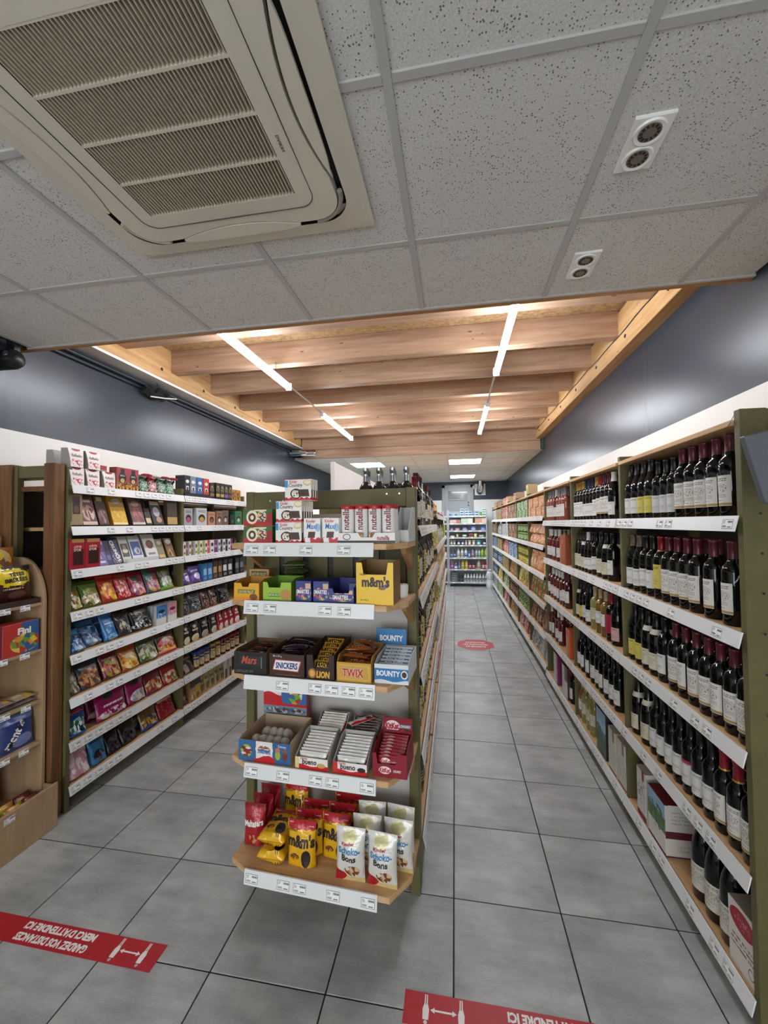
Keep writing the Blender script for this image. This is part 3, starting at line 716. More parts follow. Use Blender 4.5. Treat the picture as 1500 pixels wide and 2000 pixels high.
# ================================================================== GOODS: how each kind is built
class Frame:
    def __init__(s, loc, rz, where, ref='screen', rev=False): s.ref = ref; s.rev = rev; s.o = Vector(loc); s.rz = rz; s.where = where; s.c, s.s = cos(rz), sin(rz)
    def w(s, x, y, z): return (s.o.x+s.c*x-s.s*y, s.o.y+s.s*x+s.c*y, s.o.z+z)
    def inv(s, p): dx, dy = p[0]-s.o.x, p[1]-s.o.y; return (s.c*dx+s.s*dy, -s.s*dx+s.c*dy)
ORD = ['top', 'second', 'third', 'fourth', 'fifth', 'sixth', 'seventh', 'eighth']
def shelf_name(k, n): return 'bottom' if k == n-1 else ORD[k]

def put(fr, k, n, name, desc, cat, parts, x, y, z, rz=0, tilt=0, roll=0, where=None):
    """one article: its parts = [(part name, mesh, loc, rot, materials)]; x, y, z in the shelf's frame"""
    wh = where or ('%s shelf of %s' % (shelf_name(k, n), fr.where))
    lab = '%s, %s' % (desc, wh); grp = '%s on %s' % (cat, wh)
    loc = fr.w(x, y, z); rot = (tilt, roll, fr.rz+rz)
    if len(parts) == 1:
        p = parts[0]; o = add(name, p[1], None, loc, rot, p[4] if len(p) > 4 else None)
    else:
        o = add(name, None, None, loc, rot); o.empty_display_size = .03
        for p in parts: add(p[0], p[1], o, p[2], p[3], p[4] if len(p) > 4 else None)
    PUT.append((o, lab, x, y, z, fr)); return tag(o, lab, cat, grp)
PUT = []
O3 = (0, 0, 0)

# ---- bottles
PROF = dict(
    bordeaux=[(0, .003), (.032, 0), (.0359, .004), (.0362, .185), (.0350, .197), (.030, .2105), (.0205, .222), (.0158, .232), (.0146, .246), (.0142, .288), (.0158, .2895), (.0158, .297), (.0142, .30), (0, .30)],
    burgundy=[(0, .003), (.0345, 0), (.0382, .004), (.0385, .150), (.0372, .170), (.033, .195), (.0245, .220), (.0178, .243), (.0152, .262), (.0146, .288), (.016, .2895), (.016, .295), (.0145, .298), (0, .298)],
    spirit=[(0, .003), (.034, 0), (.038, .005), (.038, .20), (.036, .215), (.028, .233), (.017, .245), (.0145, .255), (.0145, .30), (.0165, .302), (.0165, .33), (0, .33)],
    square=[(0, .003), (.034, 0), (.038, .005), (.038, .165), (.036, .178), (.02, .192), (.014, .20), (.014, .235), (.0165, .237), (.0165, .262), (0, .262)])
CAPZ = dict(bordeaux=(.236, .3008, .0010), burgundy=(.238, .2988, .0010), spirit=(.285, .3310, .0008), square=(.236, .2630, .0008))
def rad(prof, z):
    for (r0, z0), (r1, z1) in zip(prof[1:], prof[2:]):
        if z0 <= z <= z1 and z1 > z0: return r0+(r1-r0)*(z-z0)/(z1-z0)
    return prof[-2][0]
def bottle(kind, glass, lab, cap, sc=1.0, lz=(.05, .135), half=1.15, band=None):
    pr = PROF[kind]; S = lambda p: [(r*sc, z*sc) for r, z in p]
    parts = [('glass_body', cached(('gb', kind, sc), lambda: MB().lathe(S(pr), 20).mesh('glass_body', [None], 50)), O3, O3, [glass])]
    if lab:
        r = pr[3][0]+.0007
        parts.append(('label', cached(('gl', kind, sc, lz, half), lambda: MB().lathe(S([(r, lz[0]), (r, lz[1])]), 14, 0, -half, half, True).mesh('label', [None])), O3, O3, [lab]))
    if cap:
        a, b, e = CAPZ[kind]
        zs = [a]+[z for _, z in pr if a < z < b and z < b-.002]+[b-.0015]
        cp = [(rad(pr, z)+e, z) for z in zs]+[(.004, b)]
        parts.append(('capsule', cached(('gc', kind, sc), lambda: MB().lathe(S(cp), 16).mesh('capsule', [None], 50)), O3, O3, [cap]))
    if band:
        r2 = rad(pr, band[0])
        parts.append(('neck_band', cached(('nb', kind, sc, band[:2]), lambda: MB().lathe(S([(rad(pr, band[0])+.0006, band[0]), (rad(pr, band[1])+.0006, band[1])]), 16).mesh('neck_band', [None])), O3, O3, [band[2]]))
    return parts
GD = mat('#060708', .06, 0, .45, 0); GG = mat('#0c110a', .07, 0, .45, 0); GRO = mat('#5e2420', .08, 0, .6, .4); GRO2 = mat('#8a4a3a', .08, 0, .6, .4); GAM = mat('#7a5a1e', .08, 0, .6, .4); GWH = mat('#8c8a4a', .08, 0, .6, .4); GCL = mat('#aab0ac', .06, 0, .6, .4)
CM, CR, CK, CBL, CGO, CWH, CTN, CGY = [mat(h, .35, mt) for h, mt in (('#5c1f2b', .2), ('#8c1c28', .2), ('#121214', .1), ('#1d2740', .2), ('#b98a35', .4), ('#dcdcd8', .1), ('#b59a78', .2), ('#8e8e92', .4))]
def wlab(base='#dcd9d1', ink='#4a4642', gold=True, pic=True, sd=0, red=None):
    sh = [('L', .15, .85, .80, .92, 2, ink)]
    if pic: sh.append(('N', .5+.04*(sd % 3-1), .58, .36, .17, 22+3*sd, ink))
    sh.append(('L', .2, .8, .26, .40, 3, '#8a857c')); sh.append(('L', .3, .7, .16, .2, 1, ink))
    if sd % 3 == 0: sh.append(('E', .3, .25, .07, .06, '#7a4a35'))
    if gold: sh += [('R', 0, 1, .02, .10, '#a98a52')]
    if red: sh += [('R', 0, 1, .86, 1, red)]
    return pkg(base, tuple(sh), .55)
WL = [wlab(sd=k) for k in range(4)]; WLP = wlab('#d9d8d4', gold=False, pic=False); WLY = wlab('#cdbf5a', '#3c3513', False, False); WLC = wlab('#d5ceb4', '#55503e', False, True, 1)
WLG = wlab('#c9c9c9', '#6a6a6a', False, False, 1); WLK = wlab('#c9a6a4', '#5a2a30', False, False); WLB = wlab('#e2e2de', '#222', False, True, 2)

# ---- boxes
def box_mesh(w, h, d, bev=.0014):
    def mk():
        b = MB(); x, v = w/2, [(-w/2, 0, 0), (w/2, 0, 0), (w/2, d, 0), (-w/2, d, 0), (-w/2, 0, h), (w/2, 0, h), (w/2, d, h), (-w/2, d, h)]
        b.v = v; U = [(0, 0), (1, 0), (1, 1), (0, 1)]
        b.face((0, 1, 5, 4), 0, U); b.face((1, 2, 6, 5), 1, U); b.face((3, 0, 4, 7), 1, U); b.face((2, 3, 7, 6), 1, U); b.face((4, 5, 6, 7), 2, U); b.face((3, 2, 1, 0), 2, U)
        return b.mesh('carton', [None, None, None], bevel=bev)
    return cached(('box', round(w, 4), round(h, 4), round(d, 4)), mk)
def T_(s, w, h, cx, cz, col, y=-.0008, rot=0, bold=.015, shear=0, warp=None, name='lettering', arc=0):
    wp = (lambda X, Z: warp(X, Z)-.0010) if warp else None
    m = mat(col, .45)
    if warp:
        me = cached(('tw', s, w, h, col, cx, cz, rot, bold, shear, warp.key, arc), lambda: letter_mesh(s, w, h, m, wp, rot, bold, shear, cx, cz, arc))
        return (name, me, O3, O3)
    return (name, letter_mesh(s, w, h, m, None, rot, bold, shear, cx, cz, arc), (0, y, 0), O3)
def carton(w, h, d, front, side, top=None, texts=()):
    s = side if not isinstance(side, str) else mat(side, .45); tp = s if top is None else (mat(top, .45) if isinstance(top, str) else top)
    f = front if not isinstance(front, str) else mat(front, .45)
    return [('carton', box_mesh(w, h, d), O3, O3, [f, s, tp])]+[t for t in texts]
# open display tray: front wall hf, sides rising to hb at the back; cut = (u0, u1, z) notch in the front wall
def tray_mesh(w, d, hf, hb, cut=None, t=.003, knee=.35):
    def mk():
        b = MB(); x = w/2; U = lambda px, z: ((px+x)/w, z/max(hf, 1e-4))
        if cut: pf = [(-x, 0), (x, 0), (x, hf), (-x+w*cut[1], hf), (-x+w*(cut[1]-.05), cut[2]), (-x+w*(cut[0]+.05), cut[2]), (-x+w*cut[0], hf), (-x, hf)]
        else: pf = [(-x, 0), (x, 0), (x, hf), (-x, hf)]
        n = len(pf); k = len(b.v); b.v += [(a, 0, z) for a, z in pf]+[(a, t, z) for a, z in pf]
        b.face(range(k, k+n), 0, [U(a, z) for a, z in pf]); b.face([k+n+i for i in range(n)][::-1], 1)
        for i in range(n): j = (i+1) % n; b.face((k+i, k+n+i, k+n+j, k+j), 1)
        sp = [(t, 0), (d, 0), (d, hb), (d*knee, hb), (t, hf)]
        for sx in (-1, 1): b.prism(sp, min(sx*x, sx*(x-t)), max(sx*x, sx*(x-t)), 'x', 1)
        b.box(-x+t, x-t, d-t, d, 0, hb, 1); b.box(-x+t, x-t, t, d-t, 0, t, 1)
        return b.mesh('tray', [None, None])
    return cached(('tray', round(w, 4), round(d, 4), round(hf, 4), round(hb, 4), cut, knee), mk)
def tray(w, d, hf, hb, front, side, texts=(), cut=None, knee=.35, ins=None):
    f = front if not isinstance(front, str) else mat(front, .5); s = side if not isinstance(side, str) else mat(side, .6)
    return [('tray', tray_mesh(w, d, hf, hb, cut, knee=knee), O3, O3, [f, s])]+([('insert', cached(('ins', w, d, ins), lambda: MB().prism([(.004, .003), (d-.004, .003), (d-.004, ins[0]+ins[1]*(d-.004)), (.004, ins[0]+ins[1]*.004)], -w/2+.004, w/2-.004, 'x').mesh('insert', [M['kraft']])), O3, O3)] if ins else [])+list(texts)

# ---- film bags
class Warp:
    def __init__(s, w, h, t, kind, seed):
        s.w, s.h, s.t, s.kind, s.seed = w, h, t, kind, seed; s.key = (round(w, 4), round(h, 4), round(t, 4), kind, seed)
        r = random.Random(seed*7+1); s.ph = [r.uniform(0, 6.28) for _ in range(6)]
    def th(s, u, v):
        a = max(0, 1-abs(2*u-1)**3.2)**.62
        if s.kind == 'pillow': q = min(max((v-.07)/.86, 0), 1); g = max(0, sin(pi*q))**.5
        elif s.kind == 'stand': g = min(1, v/.07)**.5*max(0, 1-(v/.90)**2.3)**.75 if v < .90 else 0
        else: g = (.55+.45*min(1, v/.2))*max(0, 1-((v-.25)/.72)**2 if v > .25 else 1)**.8 if v < .95 else 0
        wob = 1+.10*sin(9*u+s.ph[0]+4*v)+.08*sin(13*v+s.ph[1]-6*u)+.05*sin(23*u+17*v+s.ph[2])
        return s.t/2*a*g*wob
    def __call__(s, X, Z): return -s.th(min(max(X/s.w+.5, 0), 1), min(max(Z/s.h, 0), 1))
def bag_mesh(wp, nx=12, ny=14):
    def mk():
        b = MB(); r = random.Random(wp.seed)
        for side in (-1, 1):
            for j in range(ny+1):
                v = j/ny; sk = 1-.05*sin(pi*v)
                for i in range(nx+1):
                    u = i/nx; b.v.append(((u-.5)*wp.w*sk, side*max(wp.th(u, v), .0008), v*wp.h))
        n = nx+1; k = n*(ny+1)
        for j in range(ny):
            for i in range(nx):
                q = (j*n+i, j*n+i+1, (j+1)*n+i+1, (j+1)*n+i); uv = [(a/nx, c/ny) for a, c in ((i, j), (i+1, j), (i+1, j+1), (i, j+1))]
                b.face(q, 0, uv, True); b.face([k+x for x in q][::-1], 0, [uv[3], uv[2], uv[1], uv[0]], True)
        for i in range(nx): b.face((i, k+i, k+i+1, i+1)); a = ny*n; b.face((a+i, a+i+1, k+a+i+1, k+a+i))
        for j in range(ny): b.face((j*n, (j+1)*n, k+(j+1)*n, k+j*n)); c = nx; b.face((j*n+c, k+j*n+c, k+(j+1)*n+c, (j+1)*n+c))
        return b.mesh('film_bag', [None], 60)
    return cached(('bag',)+wp.key, mk)
_wp = {}
def bag(w, h, t, print_, kind='stand', seed=0, texts=()):
    """texts: (string, width, height, cx, cz, colour[, options])"""
    k = (w, h, t, kind, seed % 4)
    if k not in _wp: _wp[k] = Warp(w, h, t, kind, seed % 4)
    wp = _wp[k]
    return [('film_bag', bag_mesh(wp), O3, O3, [print_])]+[T_(x[0], x[1], x[2], x[3], x[4], x[5], warp=wp, **(x[6] if len(x) > 6 else {})) for x in texts]
def bagp(base, shapes=(), rough=.27, wr=.25, metal=.1): return pkg(base, tuple(shapes), rough, metal, .15, wr)

# ---- jars, tubs, canisters, household bottles
def jar(r, h, body, lid, lab=None, lh=.03):
    ps = [('jar_body', cached(('jb', r, h), lambda: MB().lathe([(0, .002), (r*.94, 0), (r, .004), (r, h*.82), (r*.93, h*.88), (r*.93, h*.9), (0, h*.9)], 18).mesh('jar_body', [None], 50)), O3, O3, [body]),
          ('lid', cached(('jl', r, h), lambda: MB().lathe([(r*.97, h*.86), (r*.97, h-.001), (r*.9, h), (0, h)], 18).mesh('lid', [None], 50)), O3, O3, [lid])]
    if lab: ps.append(('label', cached(('jla', r, h), lambda: MB().lathe([(r+.0006, h*.15), (r+.0006, h*.72)], 12, 0, -1.3, 1.3, True).mesh('label', [None])), O3, O3, [lab]))
    return ps
def canister(r, h, wrap, cap, n=24):
    return [('tube', cached(('cn', r, h), lambda: MB().lathe([(r, 0), (r, h-.006)], n, 0, -pi, pi, True).lathe([(r, 0), (0, 0)], n, 1).lathe([(r+.0008, h-.008), (r+.0008, h-.001), (r, h), (0, h)], n, 1).mesh('tube', [None, None], 50)), O3, O3, [wrap, cap])]
def flask(w, h, d, col, cap, lab, kind=0):
    pr = {0: [(0, 0), (.46, 0), (.5, .03), (.5, .55), (.42, .72), (.22, .84), (.17, .86)], 1: [(0, 0), (.46, 0), (.5, .03), (.5, .70), (.40, .80), (.2, .86), (.17, .88)], 2: [(0, 0), (.44, 0), (.5, .05), (.42, .3), (.5, .55), (.3, .76), (.16, .84)]}[kind]
    ps = [('flask_body', cached(('fb', w, h, d, kind), lambda: MB().lathe([(r*w, z*h) for r, z in pr], 18, sx=1, sy=d/w).mesh('flask_body', [None], 60)), O3, O3, [col]),
          ('cap', cached(('fc', w, h, kind), lambda: MB().lathe([(.2*w, h*.845), (.2*w, h*.97), (.15*w, h), (0, h)], 14).mesh('cap', [None], 50)), O3, O3, [cap])]
    if lab: ps.append(('label', cached(('fl', w, h, d), lambda: MB().lathe([(.505*w, h*.12), (.505*w, h*.5)], 12, 0, -1.1, 1.1, True, sx=1, sy=d/w).mesh('label', [None])), O3, O3, [lab]))
    return ps
# ================================================================== GOODS ON THE END DISPLAY
EF = Frame(EO, ER, 'end display', 'timber posts')
def EX(px, y=1.62): return EF.inv(pix(px, 1300, 'y', y))[0]
def ep(k, name, desc, cat, parts, x, y, dz=0, **kw): return put(EF, k, 5, name, desc, cat, parts, x, y, EZ[k]+.0006+dz, **kw)
WAVE = '#c8202a'
# -- top shelf
f = pkg('#3f6a3a', (('R', 0, 1, .0, .30, '#b9282c'), ('W', .30, .05, 7, '#b9282c'), ('E', .30, .52, .20, .40, '#efe3c8'), ('E', .30, .50, .13, .26, '#5a3421'), ('E', .30, .50, .06, .13, '#f3ead8'), ('B', .64, .55, .16, .34, 16, ['#2f5c8a', '#d8b24a', '#e8e2d2', '#7c3a2a']), ('E', .92, .45, .12, .34, '#9c2330'), ('R', .36, .8, .86, .95, '#e9dcb8')), .35)
for r in range(2):
    for dpt in range(2):
        ep(0, 'chocolate_box', 'green carton picturing a cream ring', 'box', carton(.134, .072, .07, f, '#2f6a35', '#3f7a3f'), EX(508), -.318+.074*dpt, .0735*r)
fc = pkg('#f2efe9', (('W', .13, .035, 32, '#c8202a'), ('R', 0, .12, .62, .95, '#3b94c9'), ('E', .43, .32, .22, .24, '#33231c'), ('B', .43, .32, .17, .19, 18, ['#f0e9dc', '#4a2c1c', '#dccdb8', '#f0e9dc']), ('R', .56, .96, .18, .52, '#4b2c1d', .12), ('R', .58, .94, .33, .35, '#2c1810', .12), ('R', .73, .745, .18, .52, '#2c1810', .12), ('E', .86, .83, .16, .15, '#e0c088'), ('E', .86, .85, .13, .10, '#f2e6cc')), .35)
def country(): return carton(.117, .088, .021, fc, pkg('#e9e6df', (('R', .2, .8, .1, .5, '#4b2c1d'), ('W', .13, .02, 20, '#c8202a'))), '#eceae4', [T_('Kinder', .035, .013, -.02, .078, '#c8202a'), T_('Country', .062, .019, -.01, .0615, '#2a2320', shear=.1)])
for row, (px, n, dz) in enumerate(((569.5, 5, 0), (570.5, 5, .0885), (589, 3, .177))):
    for i in range(n):
        ep(0, 'chocolate_box', 'white upright carton with red wavy foot', 'box', country(), EX(px)+.001*i, -.318+.0218*i, dz)
fm_ = pkg('#f1efec', (('W', .20, .04, 16, '#c8202a'), ('R', .2, .62, .22, .5, '#4a2a1c', -.2), ('R', .2, .62, .46, .56, '#f6f0e6', -.2), ('E', .86, .62, .15, .16, '#9ec4da'), ('R', .1, .42, .0, .22, '#f1efec', .2)), .35)
for px in (616.5, 653.5):
    for i in range(3):
        ep(0, 'chocolate_box', 'small white carton with blue script', 'box', carton(.072, .104, .035, fm_, '#e9e7e2', None, [T_('Kinder', .04, .013, -.004, .091, '#c8202a'), T_('Maxi', .045, .023, .0, .070, '#2f7fc0', shear=.15)]), EX(px), -.318+.037*i)
wrap = pkg('#efecea', (('R', 0, 1, .93, 1, '#b8242c'), ('E', .5, .17, .10, .13, '#c99a5e'), ('E', .47, .17, .06, .07, '#a8743c'), ('W', .06, .01, 30, '#d9c8a8')), .3)
for px, tx_ in ((684, -.0855), (709, -.0285), (735, .0285), (763, .0855)):
    for i in range(2):
        tx = letter_mesh('nutella', .088, .027, mat('#7d1420', .4), rot=pi/2, bold=.03, cz=.095)
        ps = canister(.0265, .150, wrap, mat('#b8242c', .35))
        if i == 0: ps += [('lettering', tx, (0, -.0274, 0), O3), ('lettering', letter_mesh('biscuits', .036, .012, mat('#4a2b1b', .5), cz=.038), (0, -.0272, 0), O3)]
        ep(0, 'biscuit_tube', 'white tube with vertical red lettering', 'biscuit tube', ps, EX(722, 1.61)+tx_, -.284+.056*i, .0032)
ft = pkg('#e9e6e2', (('R', 0, 1, 0, .28, '#2c1a15'), ('E', .16, .62, .07, .3, '#5a4a44'), ('E', .16, .62, .055, .22, '#e9e6e2')), .4)
ep(0, 'display_tray', 'low white and brown tray holding the biscuit tubes', 'tray', tray(.234, .126, .042, .05, ft, '#e4e0da', [T_('nutella', .05, .018, .07, .022, '#9c1c26', bold=.03)], cut=(.36, .66, .024)), EX(722, 1.61), -.320)
ep(0, 'display_tray', 'empty grey white carton beside the biscuit tubes', 'tray', tray(.055, .178, .05, .15, '#c9cbcb', '#c9cbcb', knee=.6), EX(787, 1.66)-.002, -.199)
# -- second shelf
fy = pkg('#e2a81e', (('R', .0, 1, 0, .18, '#e8912a'), ('R', .16, .84, .40, .62, '#5d6b24'), ('E', .78, .2, .16, .18, '#7a4a20')), .4)
ep(1, 'cereal_bar_tray', 'yellow and orange cereal bar tray with notched front', 'tray', tray(.118, .13, .072, .085, fy, '#c98f3a', [T_('NATURE VALLEY', .07, .011, 0, .036, '#e9d9a0')], cut=(.28, .62, .056)), EX(484), -.315)
ep(1, 'cereal_bar_box', 'orange cereal bar carton standing behind the yellow tray', 'box', carton(.10, .115, .05, pkg('#b9905a', (('R', .1, .9, .66, .92, '#4a5a2a'), ('B', .5, .32, .4, .26, 20, ['#8a5a2a', '#c89a5a', '#6a4020'])), .5), '#9c7a4a', None, [T_('NATURE VALLEY', .072, .014, 0, .091, '#d9c88a')]), EX(516, 1.8), -.17, .0)
fg = pkg('#9ac03a', (('E', .82, .35, .2, .3, '#b98a4a'), ('R', .2, .6, .22, .42, '#4f7a2a'), ('R', 0, 1, 0, .1, '#6a9a2c')), .4)
ep(1, 'cereal_bar_tray', 'bright green cereal bar tray with notched front', 'tray', tray(.128, .13, .078, .09, fg, '#6f9a2f', [T_('NATURE VALLEY', .05, .010, -.012, .026, '#dfe8b0')], cut=(.16, .66, .056)), EX(545), -.313)
for i in range(4):
    ep(1, 'cereal_bar_packet', 'dark green film packet', 'packet', bag(.10, .10, .03, bagp('#4f6332', (('R', .15, .85, .45, .7, '#86944a'),)), 'pillow', i), EX(575, 1.8), -.125, .020+.037*i, tilt=-pi/2+.04, rz=.2*(i % 2))
fs = pkg('#2c3884', (('B', .5, .4, .5, .30, 9, ['#2c3884', '#2c3884', '#c04a7a', '#3f9a6a', '#2c3884', '#d8a23a', '#6a5ab0', '#2c3884']), ('R', .62, .95, .62, .88, '#d8b08a'), ('R', .05, .95, .36, .60, '#2c3884')), .38)
def smart(): return carton(.069, .086, .03, fs, '#27327a', '#1f2868', [T_('SMARTIES', .056, .017, -.002, .042, '#f1f0f4', bold=.03)])
for px in (597, 632):
    for i in range(4): ep(1, 'sweets_box', 'dark blue carton of chocolate drops', 'box', smart(), EX(px), -.308+.031*i)
ep(1, 'sweets_tray', 'dark blue open tray next to the blue cartons', 'tray', tray(.105, .13, .058, .085, fs, '#2a3478', [T_('SMARTIES', .066, .018, -.004, .023, '#f1f0f4', bold=.03)], cut=(.15, .85, .04), knee=.75), EX(672), -.308)
for i in range(2): ep(1, 'sweets_box', 'dark blue carton standing inside the blue tray', 'box', carton(.05, .07, .03, '#333f8c', '#27327a', '#b8b4ac'), EX(692), -.262+.034*i, .0035)
fmm = pkg('#eec21a', (('R', .04, .12, .0, .0, '#eec21a'), ('E', .70, .40, .10, .05, '#8a5a2a'), ('E', .80, .44, .07, .045, '#3a6a9a')), .38)
ep(1, 'sweets_carton', 'tall yellow open carton with notched front', 'box', tray(.150, .14, .165, .165, fmm, '#8a6a3a', [T_("m&m's", .112, .042, .004, .090, '#3a2116', bold=.045), T_('PEANUT', .024, .008, -.048, .118, '#7a4a1a'), T_('36 x 45 g', .034, .008, -.042, .018, '#5a4a1a')], cut=(.15, .86, .118), knee=0), EX(739), -.318)
ep(1, 'round_tin', 'low white tub behind the yellow carton', 'tub', [('tub', MB().lathe([(0, 0), (.035, 0), (.037, .05), (.034, .055), (0, .055)], 20).mesh('tub', [M['wplas']], 50), O3, O3)], EX(783, 1.76), -.13)
# -- third shelf: bars in trays
def bars(k, desc, film, txt, tcol, spots, w=.105, h=.036, t=.02, tw=.06, th=.016):
    for i, (x, y, z, rz, tl) in enumerate(spots):
        ep(k, 'chocolate_bar', desc, 'chocolate bar', bag(w, h, t, film, 'pillow', i, [(txt, tw, th, 0, h*.5, tcol, dict(bold=.02))] if txt else ()), x, y, z, rz=rz, tilt=tl)
r3 = random.Random(5)
fM = pkg('#1c1b1b', (('R', .16, .86, .42, .82, '#2d2b2a'), ('R', .84, .86, .3, .82, '#8a8f8c'), ('L', .05, .6, .08, .2, 2, '#77706a')), .4)
ep(2, 'chocolate_tray', 'black chocolate bar tray with red script', 'tray', tray(.15, .19, .092, .10, fM, '#6b5138', [T_('Mars', .072, .032, -.004, .060, '#c2553c', bold=.02, shear=.3)], knee=.1, ins=(.07, 0)), EX(491)+.002, -.318)
bars(2, 'black wrapped bar in black tray', bagp('#241c1a'), 'Mars', '#b4402c', [(EX(491)+.006*(i % 2), -.306+.055*i, .0818, (.08, -.09, .07)[i], -pi/2) for i in range(3)], .1, .034, .018)
fS = pkg('#3b251c', (('L', .2, .9, .05, .16, 1, '#6a4a3a'),), .4)
ep(2, 'chocolate_tray', 'dark brown chocolate bar tray with slanted white panel', 'tray', tray(.155, .23, .094, .102, fS, '#3a2a20', [
    ('name_panel', cached('snp', lambda: (lambda b: (b.quad([(-.064, 0, .028), (.052, 0, .024), (.066, 0, .070), (-.052, 0, .072)], 0), b.quad([(-.060, -.0004, .031), (.049, -.0004, .0275), (.061, -.0004, .067), (-.049, -.0004, .069)], 1), b.mesh('name_panel', [mat('#c23a34', .45), mat('#efeef2', .45)]))[2])(MB())), (0, -.0008, 0), O3),
    T_('SNICKERS', .098, .026, .0, .048, '#27326e', y=-.0018, bold=.035, shear=.12), T_('48 x 50 g', .04, .010, -.042, .084, '#d8cfc4')], knee=.1, ins=(.068, 0)), EX(565), -.318)
bars(2, 'dark purple brown wrapped bar in brown tray', bagp('#2c1d2a', (('R', .2, .8, .3, .7, '#4a3050'),)), None, '#fff', [(EX(565)+.006*(i % 3-1), -.310+.0435*i, .0798, (.04, -.05, .05, -.04, .03)[i], -pi/2) for i in range(5)]+[(EX(565)+.01, -.262, .1030, .32, -pi/2), (EX(565)-.008, -.180, .1030, -.28, -pi/2)], .11, .036, .018)
fL = pkg('#2f2019', (('E', .2, .25, .14, .2, '#b3702a'), ('E', .2, .25, .09, .13, '#e0b060')), .4)
ep(2, 'chocolate_tray', 'dark brown open fronted tray of gold wrapped bars', 'tray', tray(.118, .22, .098, .118, fL, '#33231a', [T_('LION', .058, .028, .012, .022, '#e0a836', bold=.05, shear=.1)], cut=(.22, .82, .046), knee=.55, ins=(.0255, .346)), EX(631), -.316)
bars(2, 'gold and black wrapped bar', bagp('#b88a2e', (('R', .12, .88, .25, .8, '#2a1b14'),), .25), 'LION', '#e8b84a', [(EX(631)+.003*(i % 2), -.302+.0289*i, .0345+.010*i, .02*(-1)**i, -.62) for i in range(6)], .078, .040, .014, .04, .018)
fT = pkg('#c99a3e', (('R', .05, .97, .12, .9, '#d8ae58'), ('R', .06, .96, .2, .82, '#cfa045', .1)), .35)
ep(2, 'chocolate_tray', 'gold chocolate bar tray with red lettering', 'tray', tray(.142, .22, .078, .10, fT, '#b88a3e', [T_('TWIX', .088, .036, -.004, .038, '#f1e6d8', bold=.07, y=-.0006), T_('TWIX', .086, .033, -.004, .038, '#b8232b', bold=.03, y=-.0012)], knee=.12, ins=(.060, 0)), EX(697)-.001, -.316)
bars(2, 'shiny copper wrapped twin bar', bagp('#a8642c', (('R', .15, .85, .25, .75, '#a3322c'),), .2, .3, .4), 'TWIX', '#e2c08a', [(EX(697)+.006*(-1)**i, -.306+.050*i, .0718, .06*(-1)**i, -pi/2) for i in range(4)]+[(EX(697)-.004*(-1)**i, -.292+.060*i, .0948, -.13*(-1)**i, -pi/2) for i in range(3)]+[(EX(697)+.004, -.270+.085*i, .1178, .26*(-1)**i, -pi/2) for i in range(2)], .105, .038, .018, .06, .018)
fB = pkg('#dfe4e8', (('R', 0, 1, .38, .78, '#2f79b4'), ('W', .42, .05, 9, '#2f79b4'), ('W', .16, .05, 8, '#dfe4e8'), ('E', .88, .5, .10, .22, '#e9e6e0'), ('E', .88, .5, .07, .15, '#3a2c24')), .38)
ep(2, 'chocolate_tray', 'white and blue chocolate bar tray with coconut picture', 'tray', tray(.136, .21, .075, .09, fB, '#d4dade', [T_('BOUNTY', .095, .022, -.012, .040, '#f3f4f4', bold=.04)], knee=.3, ins=(.0338, .158)), EX(769)-.004, -.298)
bars(2, 'blue and white wrapped bar', bagp('#d3dade', (('R', 0, 1, .3, .72, '#3580ba'),)), 'BOUNTY', '#eef2f4', [(EX(769)-.004, -.284+.0284*i, .0408+.0045*i, .01*(-1)**i, -.75) for i in range(6)], .118, .038, .014, .075, .014)
ep(2, 'header_card', 'blue topped header card standing behind the coconut bars', 'sign', carton(.136, .16, .004, pkg('#e2e6e8', (('R', 0, 1, .55, 1, '#2f79b4'), ('W', .58, .04, 8, '#2f79b4'), ('E', .42, .28, .22, .14, '#4a2c1e'), ('E', .42, .25, .12, .07, '#f0ece6'), ('E', .82, .3, .13, .12, '#e8e4dc'), ('E', .82, .3, .08, .08, '#3a2c24')), .4), '#d0d6da', None, [T_('BOUNTY', .105, .026, 0, .118, '#f3f4f4', bold=.04)]), EX(769, 1.80)-.01, -.086)
# -- fourth shelf
fK = pkg('#e9e4de', (('R', 0, .34, 0, 1, '#3a6a9c'), ('R', .66, 1, 0, 1, '#35649a'), ('W', .26, .10, 14, '#c8262c'), ('R', 0, .30, 0, .5, '#3a6a9c'), ('R', .70, 1, 0, .5, '#35649a'), ('B', .15, .48, .11, .3, 9, ['#8c2f38', '#a8b83a', '#dcd6cc', '#6a3a2a']), ('E', .76, .42, .05, .22, '#a8b23a'), ('E', .76, .66, .045, .12, '#c87a5a'), ('E', .90, .42, .05, .22, '#7a3a34'), ('E', .90, .66, .04, .12, '#8a5a44'), ('E', .5, .62, .17, .3, '#f0ece4'), ('B', .5, .62, .12, .18, 30, ['#c8262c', '#3b7ab4', '#f0ece4', '#8aa83a'])), .38)
KS = [(.26, .115, 'KINDER'), (.26, .1, '')]
ep(3, 'egg_tray', 'wide low tray of chocolate eggs, blue red and white', 'tray', tray(.236, .22, .085, .095, fK, '#b9a58c', [T_('Kinder', .04, .012, .0, .062, '#c8202a'), T_('SURPRISE', .06, .017, .0, .044, '#3b7ab4', bold=.03), T_('Disney', .036, .013, .082, .072, '#dfe6ee')], knee=.1, ins=(.0235, 0)), EX(519)-.002, -.312)
_e = NT('clear_egg_film'); _e.b.inputs['Transmission Weight'].default_value = .45; eggm = _e.fin(lin('#efe4d6'), .05, 0, .6, .6)
